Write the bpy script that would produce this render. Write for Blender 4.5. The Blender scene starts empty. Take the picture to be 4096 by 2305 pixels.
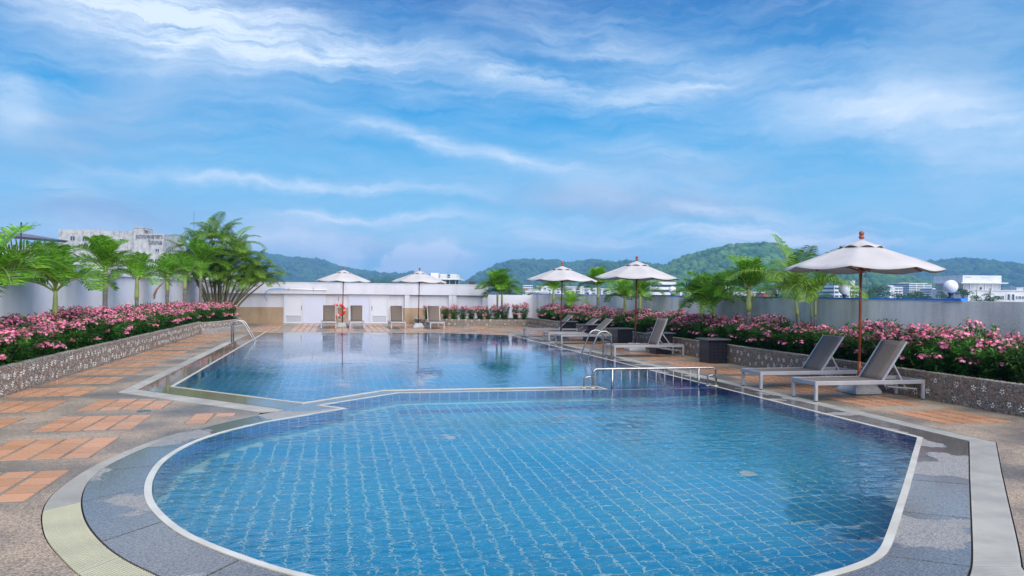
import bpy, math, random
import numpy as np
from mathutils import Vector, Matrix
from mathutils.geometry import tessellate_polygon
R = math.radians
rng = random.Random(7)
nr = np.random.RandomState(11)
sc = bpy.context.scene
C = sc.collection

# ------------------------------------------------------------------ camera
FF = 3078.0; EYE = 1.6; ROLL = 0.0104; PITCH = math.atan(20.3 / FF)
fwd = Vector((0, math.cos(PITCH), math.sin(PITCH)))
rgt = Vector((math.cos(ROLL), 0, math.sin(ROLL))); rgt = (rgt - fwd * rgt.dot(fwd)).normalized()
upv = rgt.cross(fwd)
cam = bpy.data.cameras.new('camera'); cam.sensor_width = 36; cam.lens = 36 * FF / 4096
cam.clip_start = 0.05; cam.clip_end = 20000
co = bpy.data.objects.new('camera', cam); C.objects.link(co); sc.camera = co
m = Matrix.Identity(4)
for i, v in enumerate((rgt, upv, -fwd)):
    for j in range(3): m[j][i] = v[j]
m.translation = (0, 0, EYE); co.matrix_world = m
sc.view_settings.view_transform = 'Standard'; sc.view_settings.look = 'None'
sc.view_settings.exposure = 0.6; sc.view_settings.gamma = 1
sc.cycles.use_denoising = True
sc.cycles.max_bounces = 10; sc.cycles.transparent_max_bounces = 12

# survey helpers: a measured direction -> ground point, and the pool axes (s across, t along)
def ray(x, y): return fwd + (x - 2048) / FF * rgt - (y - 1152.5) / FF * upv
def g(x, y, z=0.0):
    d = ray(x, y); k = (z - EYE) / d.z; return (d.x * k, d.y * k)
A = math.atan(445 / 1936); cA, sA = math.cos(A), math.sin(A)
def W(s, t): return (s * cA - t * sA, s * sA + t * cA)
def ST(x, y): return (x * cA + y * sA, -x * sA + y * cA)
def at_s(x, y, s):
    d = ray(x, y); k = s / (d.x * cA + d.y * sA); return ST(d.x * k, d.y * k) + (d.z * k + EYE,)
def at_t(x, y, t):
    d = ray(x, y); k = t / (-d.x * sA + d.y * cA); return ST(d.x * k, d.y * k) + (d.z * k + EYE,)

# ------------------------------------------------------------------ world
SUN_EL = 48.0; SUN_AZ = 148.0      # azimuth clockwise from +Y
world = bpy.data.worlds.new('World'); sc.world = world; world.use_nodes = True
nt = world.node_tree; N = nt.nodes; L = nt.links; N.clear()
def nd(t, **k):
    n = N.new(t)
    for a, b in k.items(): setattr(n, a, b)
    return n
def setin(n, i, v):
    if isinstance(v, bpy.types.NodeSocket): L.new(v, n.inputs[i])
    else: n.inputs[i].default_value = v
def mth(op, a, b=None, c=None, clamp=False):
    n = nd('ShaderNodeMath', operation=op); n.use_clamp = clamp; setin(n, 0, a)
    if b is not None: setin(n, 1, b)
    if c is not None: setin(n, 2, c)
    return n.outputs[0]
def mixc(f, a, b, bt='MIX'):
    n = nd('ShaderNodeMix', data_type='RGBA', blend_type=bt); setin(n, 0, f)
    for i, v in ((6, a), (7, b)):
        if isinstance(v, tuple): v = (*v, 1)
        setin(n, i, v)
    return n.outputs[2]
tc = nd('ShaderNodeTexCoord'); sep = nd('ShaderNodeSeparateXYZ'); L.new(tc.outputs['Generated'], sep.inputs[0])
az = mth('ARCTAN2', sep.outputs[0], sep.outputs[1]); el = mth('ARCSINE', sep.outputs[2])
comb = nd('ShaderNodeCombineXYZ'); setin(comb, 0, az); setin(comb, 1, el)
def noise(vec, scale, detail=4, rough=.55, dist=0):
    n = nd('ShaderNodeTexNoise'); L.new(vec, n.inputs['Vector']); n.inputs['Scale'].default_value = scale
    n.inputs['Detail'].default_value = detail; n.inputs['Roughness'].default_value = rough
    n.inputs['Distortion'].default_value = dist
    return n
def mapped(vec, rot, scl):
    n = nd('ShaderNodeMapping'); L.new(vec, n.inputs[0]); n.inputs['Rotation'].default_value = (0, 0, rot)
    n.inputs['Scale'].default_value = scl; return n.outputs[0]
wn = noise(comb.outputs[0], 7.0, 6, .6)
vm = nd('ShaderNodeVectorMath', operation='SUBTRACT'); L.new(wn.outputs['Color'], vm.inputs[0]); vm.inputs[1].default_value = (.5, .5, .5)
vs = nd('ShaderNodeVectorMath', operation='SCALE'); L.new(vm.outputs[0], vs.inputs[0]); vs.inputs['Scale'].default_value = .07
va = nd('ShaderNodeVectorMath', operation='ADD'); L.new(comb.outputs[0], va.inputs[0]); L.new(vs.outputs[0], va.inputs[1])
PV = va.outputs[0]
fib = noise(mapped(PV, R(14), (3.0, 24, 1)), 1.6, 10, .68, .5).outputs['Fac']      # cirrus fibres
fib2 = noise(mapped(PV, R(5), (2.8, 20, 1)), 2.0, 10, .68, .4).outputs['Fac']
mot = noise(mapped(PV, R(6), (1.0, 3.2, 1)), 3.0, 7, .62, .2).outputs['Fac']
puff = noise(PV, 16, 6, .6, .2).outputs['Fac']
def D2(x, y):
    d = ray(x * 1.59, y * 1.59); return math.atan2(d.x, d.y), math.asin(d.z / d.length)
def streak(x0, y0, x1, y1, wpx, amp, tex=None, lo=.34, hi=.68):
    a0, e0 = D2(x0, y0); a1, e1 = D2(x1, y1)
    ca, ce = (a0 + a1) / 2, (e0 + e1) / 2; ln = math.hypot(a1 - a0, e1 - e0) / 2; th = math.atan2(e1 - e0, a1 - a0)
    n = nd('ShaderNodeMapping', vector_type='TEXTURE'); L.new(PV, n.inputs[0])
    n.inputs['Location'].default_value = (ca, ce, 0); n.inputs['Rotation'].default_value = (0, 0, th)
    n.inputs['Scale'].default_value = (ln, wpx / 1936, 1)
    ln_ = nd('ShaderNodeVectorMath', operation='DOT_PRODUCT'); L.new(n.outputs[0], ln_.inputs[0]); L.new(n.outputs[0], ln_.inputs[1])
    e = mth('EXPONENT', mth('MULTIPLY', ln_.outputs['Value'], -1.0))
    e = mth('MULTIPLY', e, amp)
    if tex is not None:
        mr = nd('ShaderNodeMapRange'); setin(mr, 0, tex); mr.inputs[1].default_value = lo; mr.inputs[2].default_value = hi
        mr.inputs[3].default_value = .0
        e = mth('MULTIPLY', e, mr.outputs[0])
    return e
def total(lst):
    o = lst[0]
    for q in lst[1:]: o = mth('ADD', o, q)
    return o
sky = nd('ShaderNodeTexSky', sky_type='NISHITA'); sky.sun_disc = False
sky.sun_elevation = R(SUN_EL); sky.sun_rotation = R(SUN_AZ); sky.air_density = 1.2; sky.dust_density = .6; sky.ozone_density = 2.0
hsv = nd('ShaderNodeHueSaturation'); L.new(sky.outputs[0], hsv.inputs['Color'])
hsv.inputs['Saturation'].default_value = 1.25; hsv.inputs['Value'].default_value = 1.0; hsv.inputs['Hue'].default_value = .5
# blue of the clear sky: paler and more cyan near the horizon, deep azure overhead
elr = nd('ShaderNodeMapRange'); setin(elr, 0, el); elr.inputs[1].default_value = 0.0; elr.inputs[2].default_value = .75
cr = nd('ShaderNodeValToRGB'); L.new(elr.outputs[0], cr.inputs[0])
cr.color_ramp.elements[0].color = (2.6, 5.6, 7.2, 1); cr.color_ramp.elements[0].position = 0
cr.color_ramp.elements[1].color = (.06, .90, 3.3, 1); cr.color_ramp.elements[1].position = .52
e = cr.color_ramp.elements.new(.30); e.color = (.18, 2.6, 5.6, 1)
e = cr.color_ramp.elements.new(1.0); e.color = (.16, 1.1, 3.6, 1)
base = mixc(.93, hsv.outputs[0], cr.outputs[0])
white = total([
    streak(60, -60, 780, 105, 85, 1.5, fib, .30, .62), streak(-50, 60, 620, 190, 80, .5, mot), streak(560, 60, 1130, 170, 55, .85, fib2), streak(1100, 150, 1640, 270, 30, .95, fib),
    streak(860, 310, 1480, 440, 22, .85, fib, .28, .66), streak(380, 436, 1090, 486, 14, .95, fib2, .24, .6),
    streak(600, 535, 1200, 552, 14, .9, fib2), streak(1560, 250, 1900, 170, 34, .55, fib), streak(1900, 250, 2700, 350, 95, 1.0, mot, .3, .62), streak(1250, 40, 1800, 180, 60, .5, fib),
    streak(-60, 240, 120, 250, 60, 1.0, mot), streak(1400, 355, 1800, 400, 24, .5, fib), streak(1620, 515, 2000, 540, 15, .7, fib2),
    streak(2000, 580, 2460, 560, 22, .6, fib2), streak(860, 660, 1160, 650, 34, 2.2, puff, .40, .60), streak(1000, 625, 1150, 640, 22, 1.8, puff, .42, .6), streak(-100, 640, 800, 660, 26, .6, puff), streak(1200, 700, 2600, 690, 30, .5, mot), streak(-100, 590, 1300, 600, 40, .9, mot, .40, .62), streak(1250, 590, 2600, 585, 34, .9, fib2, .38, .62), streak(1300, 470, 2500, 460, 50, .5, mot, .4, .62), streak(380, 60, 500, 90, 70, .6, fib), streak(60, 470, 260, 480, 26, .6, fib2)])
grey = total([
    streak(-80, 360, 420, 330, 95, .75, mot), streak(100, 530, 420, 520, 34, .9, mot), streak(-60, 560, 900, 600, 60, .75, mot, .35, .65),
    streak(1280, 500, 1900, 520, 36, 1.3, mot, .34, .58), streak(1500, 420, 2000, 440, 40, .8, mot), streak(300, 300, 900, 330, 50, .4, mot), streak(1850, 480, 2650, 430, 100, .55, mot), streak(2200, 120, 2700, 160, 110, .6, mot),
    streak(-80, 160, 700, 260, 120, .45, mot), streak(640, 610, 1240, 610, 26, .8, mot, .38, .6), streak(1250, 620, 2600, 600, 40, .6, mot, .38, .62),
    streak(500, 390, 900, 470, 40, .35, mot)])
mr = nd('ShaderNodeMapRange'); setin(mr, 0, fib2); mr.inputs[1].default_value = .42; mr.inputs[2].default_value = .85; mr.inputs[4].default_value = .55
veil = mr.outputs[0]
mr = nd('ShaderNodeMapRange'); setin(mr, 0, mot); mr.inputs[1].default_value = .42; mr.inputs[2].default_value = .80; mr.inputs[4].default_value = .45
c1 = mixc(mth('MULTIPLY', mr.outputs[0], 1.0), base, (1.9, 4.0, 6.5))
c2 = mixc(mth('MULTIPLY', grey, 1.35, clamp=True), c1, (2.2, 3.6, 5.4))
c3 = mixc(mth('ADD', mth('MULTIPLY', white, 1.0), mth('MULTIPLY', veil, .5), clamp=True), c2, (5.6, 6.5, 7.6))
bg = nd('ShaderNodeBackground'); L.new(c3, bg.inputs[0]); bg.inputs[1].default_value = 0.098
wo = nd('ShaderNodeOutputWorld'); L.new(bg.outputs[0], wo.inputs[0])
world.cycles.sampling_method = 'MANUAL'; world.cycles.sample_map_resolution = 512

sun = bpy.data.lights.new('sun', 'SUN'); sun.energy = 4.0; sun.angle = R(90); sun.color = (1, .95, .88)
so = bpy.data.objects.new('sun', sun); C.objects.link(so)
sd = Vector((math.sin(R(SUN_AZ)) * math.cos(R(SUN_EL)), math.cos(R(SUN_AZ)) * math.cos(R(SUN_EL)), math.sin(R(SUN_EL))))
so.rotation_euler = sd.to_track_quat('Z', 'Y').to_euler(); so.location = (0, 0, 60)

# ------------------------------------------------------------------ materials
def pmat(name, col, rough=.6, metal=0, col2=None, nscale=8, nlo=.35, nhi=.65, bump=0, bscale=60, spec=.5, var=0, stretch=(1, 1, 1), transl=0, detail=6, rough2=None, coords='Object'):
    mt = bpy.data.materials.new(name); mt.use_nodes = True; t = mt.node_tree; n = t.nodes; l = t.links
    b = n['Principled BSDF']; b.inputs['Base Color'].default_value = (*col, 1); b.inputs['Roughness'].default_value = rough
    b.inputs['Metallic'].default_value = metal; b.inputs['Specular IOR Level'].default_value = spec
    tcn = n.new('ShaderNodeTexCoord'); mp = n.new('ShaderNodeMapping'); l.new(tcn.outputs[coords], mp.inputs[0]); mp.inputs['Scale'].default_value = stretch
    src = None
    if col2 is not None:
        nz = n.new('ShaderNodeTexNoise'); l.new(mp.outputs[0], nz.inputs['Vector']); nz.inputs['Scale'].default_value = nscale; nz.inputs['Detail'].default_value = detail
        mr = n.new('ShaderNodeMapRange'); l.new(nz.outputs['Fac'], mr.inputs[0]); mr.inputs[1].default_value = nlo; mr.inputs[2].default_value = nhi
        mx = n.new('ShaderNodeMix'); mx.data_type = 'RGBA'; l.new(mr.outputs[0], mx.inputs[0]); mx.inputs[6].default_value = (*col, 1); mx.inputs[7].default_value = (*col2, 1)
        src = mx.outputs[2]
        if rough2 is not None:
            m2 = n.new('ShaderNodeMapRange'); l.new(mr.outputs[0], m2.inputs[0]); m2.inputs[3].default_value = rough; m2.inputs[4].default_value = rough2
            l.new(m2.outputs[0], b.inputs['Roughness'])
    if var:
        oi = n.new('ShaderNodeObjectInfo'); hs = n.new('ShaderNodeHueSaturation')
        m3 = n.new('ShaderNodeMapRange'); l.new(oi.outputs['Random'], m3.inputs[0]); m3.inputs[3].default_value = 1 - var; m3.inputs[4].default_value = 1 + var
        l.new(m3.outputs[0], hs.inputs['Value'])
        if src: l.new(src, hs.inputs['Color'])
        else: hs.inputs['Color'].default_value = (*col, 1)
        src = hs.outputs[0]
    if src: l.new(src, b.inputs['Base Color'])
    if bump:
        nb = n.new('ShaderNodeTexNoise'); l.new(mp.outputs[0], nb.inputs['Vector']); nb.inputs['Scale'].default_value = bscale; nb.inputs['Detail'].default_value = 4
        bp = n.new('ShaderNodeBump'); l.new(nb.outputs['Fac'], bp.inputs['Height']); bp.inputs['Strength'].default_value = min(1, bump); bp.inputs['Distance'].default_value = .01
        l.new(bp.outputs[0], b.inputs['Normal'])
    if transl:
        out = n['Material Output']; tr = n.new('ShaderNodeBsdfTranslucent'); ms = n.new('ShaderNodeMixShader'); ms.inputs[0].default_value = transl
        if src: l.new(src, tr.inputs[0])
        else: tr.inputs[0].default_value = (*col, 1)
        l.new(b.outputs[0], ms.inputs[1]); l.new(tr.outputs[0], ms.inputs[2]); l.new(ms.outputs[0], out.inputs[0])
    return mt
M = {}
def stained(name, col, stain, lo=.5, hi=.75, rough=.75, bumpd=.3):
    """painted plaster with vertical weather streaks and mottling"""
    mt = pmat(name, col, rough, bump=bumpd, bscale=35); t = mt.node_tree; n = t.nodes; l = t.links; b = n['Principled BSDF']
    tcn = n.new('ShaderNodeTexCoord')
    mp = n.new('ShaderNodeMapping'); l.new(tcn.outputs['Object'], mp.inputs[0]); mp.inputs['Scale'].default_value = (1.6, 1.6, .28)
    a = n.new('ShaderNodeTexNoise'); l.new(mp.outputs[0], a.inputs['Vector']); a.inputs['Scale'].default_value = 1.5; a.inputs['Detail'].default_value = 8; a.inputs['Roughness'].default_value = .65
    q = n.new('ShaderNodeTexNoise'); l.new(tcn.outputs['Object'], q.inputs['Vector']); q.inputs['Scale'].default_value = .9; q.inputs['Detail'].default_value = 6
    ad = n.new('ShaderNodeMath'); ad.operation = 'MULTIPLY_ADD'; l.new(q.outputs['Fac'], ad.inputs[0]); ad.inputs[1].default_value = .5
    h = n.new('ShaderNodeMath'); h.operation = 'MULTIPLY'; l.new(a.outputs['Fac'], h.inputs[0]); h.inputs[1].default_value = .62
    l.new(h.outputs[0], ad.inputs[2])
    mr = n.new('ShaderNodeMapRange'); l.new(ad.outputs[0], mr.inputs[0]); mr.inputs[1].default_value = lo; mr.inputs[2].default_value = hi
    mx = n.new('ShaderNodeMix'); mx.data_type = 'RGBA'; l.new(mr.outputs[0], mx.inputs[0]); mx.inputs[6].default_value = (*col, 1); mx.inputs[7].default_value = (*stain, 1)
    l.new(mx.outputs[2], b.inputs['Base Color']); return mt
M['white_wall'] = stained('white_plaster', (.80, .79, .83), (.60, .59, .63), .56, .84)
M['back_wall'] = stained('back_plaster', (.60, .60, .66), (.46, .46, .52), .52, .85)
M['grey_wall'] = stained('grey_plaster', (.86, .82, .77), (.56, .53, .50), .47, .70, bumpd=.8)
M['tan'] = stained('tan_paint', (.40, .29, .19), (.28, .19, .11), .5, .75)
M['door'] = pmat('door_paint', (.54, .56, .68), .35)
M['door_frame'] = pmat('door_frame_paint', (.60, .61, .67), .35)
M['deck'] = pmat('aggregate', (.32, .255, .19), .55, col2=(.13, .12, .105), nscale=.9, nlo=.40, nhi=.66, bump=.6, bscale=130, rough2=.28, detail=9)
# fine stone grain on top of the deck's broad patches
def add_grain(mt, scale, amt, dark=(.4, .4, .4), light=(1.5, 1.45, 1.4)):
    t = mt.node_tree; n = t.nodes; l = t.links; b = n['Principled BSDF']
    tcn = n.new('ShaderNodeTexCoord'); v = n.new('ShaderNodeTexVoronoi'); l.new(tcn.outputs['Object'], v.inputs['Vector']); v.inputs['Scale'].default_value = scale
    sp = n.new('ShaderNodeSeparateColor'); l.new(v.outputs['Color'], sp.inputs[0])
    mx = n.new('ShaderNodeMix'); mx.data_type = 'RGBA'; l.new(sp.outputs[0], mx.inputs[0]); mx.inputs[6].default_value = (*dark, 1); mx.inputs[7].default_value = (*light, 1)
    mu = n.new('ShaderNodeMix'); mu.data_type = 'RGBA'; mu.blend_type = 'MULTIPLY'; mu.inputs[0].default_value = amt
    lk = b.inputs['Base Color'].links
    if lk: l.new(lk[0].from_socket, mu.inputs[6])
    else: mu.inputs[6].default_value = b.inputs['Base Color'].default_value
    l.new(mx.outputs[2], mu.inputs[7]); l.new(mu.outputs[2], b.inputs['Base Color'])
add_grain(M['deck'], 95, .85, (.45,.43,.42), (1.7,1.6,1.5))
M['gap_shade'] = pmat('gap_shade', (.15, .125, .10), .8, col2=(.24, .20, .16), nscale=3, bump=.5, bscale=90)  # shadow in the gaps between deck tiles, painted as dark brown
M['tile'] = pmat('terracotta', (.56, .245, .11), .32, col2=(.50, .27, .16), nscale=2.2, var=.14, rough2=.22, bump=.12, bscale=40)
M['tile_pale'] = pmat('terracotta_wet', (.52, .30, .20), .2, col2=(.52, .25, .13), nscale=2.2, var=.12)
M['granite'] = pmat('granite', (.125, .118, .112), .05, spec=.8, col2=(.25, .235, .215), nscale=.9, nlo=.545, nhi=.565, rough2=.55, var=.10, bump=.08, bscale=70)
add_grain(M['granite'], 140, .8, (.3, .3, .33), (1.8, 1.8, 1.8))
M['granite_far'] = pmat('granite_wet', (.16, .14, .115), .05, col2=(.20, .17, .14), nscale=1.3)
M['coping_tan'] = pmat('far_coping', (.40, .27, .17), .4, col2=(.30, .2, .13), nscale=1.2)
M['rim'] = pmat('rim_tile', (.60, .57, .49), .25, col2=(.50, .46, .38), nscale=3)
M['grate_cream'] = pmat('grate_cream', (.50, .48, .33), .5, col2=(.43, .41, .29), nscale=3)
M['grate_grey'] = pmat('grate_grey', (.40, .39, .35), .5, col2=(.31, .30, .28), nscale=3, var=.12)
M['dark_gap'] = pmat('drain_dark', (.06, .045, .035), .7)
M['pool_tile'] = pmat('pool_tile', (.0005, .235, .44), .12, col2=(.001, .30, .48), nscale=.5, var=.06)
M['pool_tile_deep'] = pmat('pool_tile_deep', (.002, .20, .48), .12, col2=(.003, .25, .52), nscale=.5)
M['grout_deep'] = pmat('grout_deep', (.14, .34, .48), .6)
M['pool_tile_blue'] = pmat('pool_tile_cobalt', (.002, .045, .27), .12, col2=(.004, .065, .33), nscale=5)
M['grout'] = pmat('pool_grout', (.36, .54, .52), .6)
M['alu'] = pmat('aluminium', (.46, .46, .49), .35, .35, col2=(.38, .38, .42), nscale=3)
M['sling'] = pmat('sling_fabric', (.20, .155, .125), .75, col2=(.165, .13, .105), nscale=30, bump=.3, bscale=250, spec=.3)
M['rubber'] = pmat('rubber', (.02, .02, .02), .6)
M['steel'] = pmat('steel', (.42, .41, .40), .2, 1, col2=(.30, .29, .27), nscale=6)
M['bar'] = pmat('bar_steel', (.30, .29, .30), .4, .6)
M['canvas'] = pmat('canvas', (.60, .565, .56), .85, col2=(.52, .49, .485), nscale=2.5, bump=.25, bscale=12, transl=.18, spec=.2)
M['wood'] = pmat('umbrella_wood', (.33, .075, .025), .4, col2=(.24, .05, .018), nscale=4, stretch=(6, 6, .6))
M['rope'] = pmat('rope', (.50, .47, .42), .8)
M['concrete'] = pmat('base_concrete', (.50, .50, .50), .85, col2=(.38, .38, .385), nscale=9, bump=.5, bscale=60)
M['mosaic'] = pmat('mosaic', (.006, .007, .02), .18, spec=.6)
M['stone_top'] = pmat('stone_top', (.12, .125, .13), .35, col2=(.09, .09, .10), nscale=6)
M['pebble_bed'] = pmat('pebble_bed', (.16, .135, .11), .75, col2=(.30, .27, .24), nscale=22, bump=1, bscale=45)
M['pebble_bed_pale'] = pmat('pebble_bed_pale', (.19, .17, .155), .75, col2=(.44, .42, .41), nscale=22, bump=1, bscale=45)
for k, c in enumerate([(.20, .13, .09), (.30, .16, .09), (.10, .085, .07), (.30, .27, .23), (.17, .14, .115)]):
    M['peb%d' % k] = pmat('pebble', c, .5)
M['shell'] = pmat('white_pebble', (.74, .72, .64), .5)
M['soil'] = pmat('soil', (.05, .032, .022), .95, col2=(.10, .055, .035), nscale=8, bump=1, bscale=20)
M['leaf'] = pmat('oleander_leaf', (.030, .13, .022), .42, col2=(.10, .28, .030), nscale=9, var=.22, transl=.22, spec=.3)
M['leaf_pale'] = pmat('pale_oleander_leaf', (.10, .30, .03), .45, col2=(.06, .20, .03), nscale=9, var=.2, transl=.25, spec=.3)  # lighter green, for many of the leaves toward the stem tips
M['stem'] = pmat('stem', (.14, .12, .08), .8)
M['petal'] = pmat('petal', (.92, .15, .33), .6, col2=(.94, .46, .60), nscale=26, nlo=.42, nhi=.6, transl=.25, var=.08)
M['frond'] = pmat('palm_leaf', (.20, .42, .016), .38, col2=(.05, .18, .010), nscale=14, nlo=.38, nhi=.62, var=.24, transl=.35, spec=.35)
M['frond_yellow'] = pmat('young_palm_leaf', (.24, .44, .02), .45, col2=(.12, .30, .015), nscale=2.2, var=.1, transl=.35, spec=.35)
M['frond_dark'] = pmat('areca_leaf', (.065, .20, .016), .42, col2=(.20, .32, .020), nscale=6, var=.25, transl=.3, spec=.35)
M['frond_dead'] = pmat('dead_leaf', (.60, .20, .02), .7, col2=(.22, .13, .05), nscale=5)
M['rachis'] = pmat('rachis', (.20, .26, .05), .5)
M['crownshaft'] = pmat('crownshaft', (.28, .34, .07), .45, col2=(.36, .40, .16), nscale=3)
M['trunk'] = pmat('palm_trunk', (.24, .215, .19), .85, col2=(.13, .115, .10), nscale=3, stretch=(1, 1, 7), bump=.8, bscale=14)
M['cane'] = pmat('areca_cane', (.12, .13, .05), .7, col2=(.22, .17, .09), nscale=2, stretch=(1, 1, 6))
M['red'] = pmat('life_ring_red', (.62, .004, .004), .35)
M['band'] = pmat('reflective_band', (.45, .45, .47), .3)
M['rope_white'] = pmat('rope_white', (.8, .8, .78), .7)
M['hose'] = pmat('blue_hose', (.02, .28, .62), .4)
M['blue_strip'] = pmat('blue_strip', (.004, .17, .75), .35, col2=(.01, .25, .8), nscale=2)
M['white_pipe'] = pmat('white_pipe', (.78, .78, .76), .4)
M['globe'] = pmat('globe_glass', (.74, .74, .80), .22)
M['black'] = pmat('black_metal', (.02, .02, .025), .4)
M['old_concrete'] = stained('old_concrete', (.50, .49, .48), (.20, .19, .20), .50, .76, .9)
M['sign_paint'] = pmat('sign_paint', (.10, .10, .16), .8, col2=(.22, .21, .24), nscale=.8)
M['glass_far'] = pmat('far_glass', (.05, .07, .10), .15, spec=.8)
M['far_white'] = pmat('far_white', (.72, .72, .74), .7, col2=(.58, .58, .62), nscale=.25)
M['far_grey'] = pmat('far_grey', (.62, .61, .60), .8, col2=(.44, .43, .45), nscale=.3, stretch=(1, 1, .3))
M['far_roof'] = pmat('far_red_roof', (.36, .085, .05), .8)
M['far_orange'] = pmat('far_orange', (.62, .16, .07), .7)
M['teal'] = pmat('teal_paint', (.14, .38, .44), .6)
M['dark_fascia'] = pmat('dark_fascia', (.13, .12, .15), .7)
M['purple'] = pmat('purple_pole', (.035, .012, .09), .5)
M['forest'] = pmat('forest', (.010, .036, .010), .9, col2=(.03, .075, .016), nscale=.035, nlo=.38, nhi=.62, bump=1, bscale=.5, detail=10, spec=.1)
M['forest_crown'] = pmat('forest_crown', (.014, .052, .012), .9, col2=(.055, .12, .022), nscale=.03, nlo=.35, nhi=.65, spec=.1, bump=1, bscale=.9)
M['forest_crown_near'] = pmat('forest_crown_near', (.025, .085, .014), .9, col2=(.10, .19, .03), nscale=.03, nlo=.35, nhi=.65, spec=.1, bump=1, bscale=.9)
M['tree_leaf'] = pmat('tree_leaf', (.025, .075, .015), .8, col2=(.07, .13, .025), nscale=.25, var=.25, spec=.1)
M['bark'] = pmat('bark', (.10, .075, .05), .9)
M['ground'] = pmat('city_ground', (.12, .14, .09), .95, col2=(.25, .24, .22), nscale=.01)
M['shade_red'] = pmat('stripe_red', (.62, .05, .07), .6); M['shade_blue'] = pmat('stripe_blue', (.15, .28, .62), .6)

def water_mat():
    mt = bpy.data.materials.new('water'); mt.use_nodes = True; t = mt.node_tree; n = t.nodes; l = t.links
    b = n['Principled BSDF']; b.inputs['Base Color'].default_value = (.86, .98, 1, 1); b.inputs['Roughness'].default_value = 0.0
    b.inputs['IOR'].default_value = 1.333; b.inputs['Transmission Weight'].default_value = 1
    tcn = n.new('ShaderNodeTexCoord')
    def nz(scl, s, det, r=0):
        mp = n.new('ShaderNodeMapping'); l.new(tcn.outputs['Object'], mp.inputs[0]); mp.inputs['Scale'].default_value = scl; mp.inputs['Rotation'].default_value = (0, 0, r)
        q = n.new('ShaderNodeTexNoise'); l.new(mp.outputs[0], q.inputs['Vector']); q.inputs['Scale'].default_value = s; q.inputs['Detail'].default_value = det
        q.inputs['Roughness'].default_value = .5; q.inputs['Distortion'].default_value = .6
        return q.outputs['Fac']
    a = nz((1, 1.9, 1), 4.6, 2.5, R(-8)); c = nz((1, 1.5, 1), 1.3, 2, R(10)); patch = nz((1, 1, 1), .30, 2)
    mr = n.new('ShaderNodeMapRange'); l.new(patch, mr.inputs[0]); mr.inputs[1].default_value = .38; mr.inputs[2].default_value = .65; mr.inputs[3].default_value = .08; mr.inputs[4].default_value = 1.25
    # the inlet churns the nearer basin; the far basin lies calmer
    sp = n.new('ShaderNodeSeparateXYZ'); l.new(tcn.outputs['Object'], sp.inputs[0])
    fr = n.new('ShaderNodeMapRange'); l.new(sp.outputs[1], fr.inputs[0]); fr.inputs[1].default_value = 9; fr.inputs[2].default_value = 13.5; fr.inputs[3].default_value = 1; fr.inputs[4].default_value = .30
    m0 = n.new('ShaderNodeMath'); m0.operation = 'MULTIPLY'; l.new(mr.outputs[0], m0.inputs[0]); l.new(fr.outputs[0], m0.inputs[1])
    m1 = n.new('ShaderNodeMath'); m1.operation = 'MULTIPLY'; l.new(a, m1.inputs[0]); l.new(m0.outputs[0], m1.inputs[1])
    m2 = n.new('ShaderNodeMath'); m2.operation = 'MULTIPLY'; l.new(c, m2.inputs[0]); m2.inputs[1].default_value = .55
    m4 = n.new('ShaderNodeMath'); m4.operation = 'MULTIPLY'; l.new(m2.outputs[0], m4.inputs[0]); l.new(fr.outputs[0], m4.inputs[1])
    m3 = n.new('ShaderNodeMath'); m3.operation = 'ADD'; l.new(m1.outputs[0], m3.inputs[0]); l.new(m4.outputs[0], m3.inputs[1])
    bp = n.new('ShaderNodeBump'); bp.inputs['Strength'].default_value = 1; bp.inputs['Distance'].default_value = .0155
    l.new(m3.outputs[0], bp.inputs['Height']); l.new(bp.outputs[0], b.inputs['Normal'])
    return mt
M['water'] = water_mat()

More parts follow.
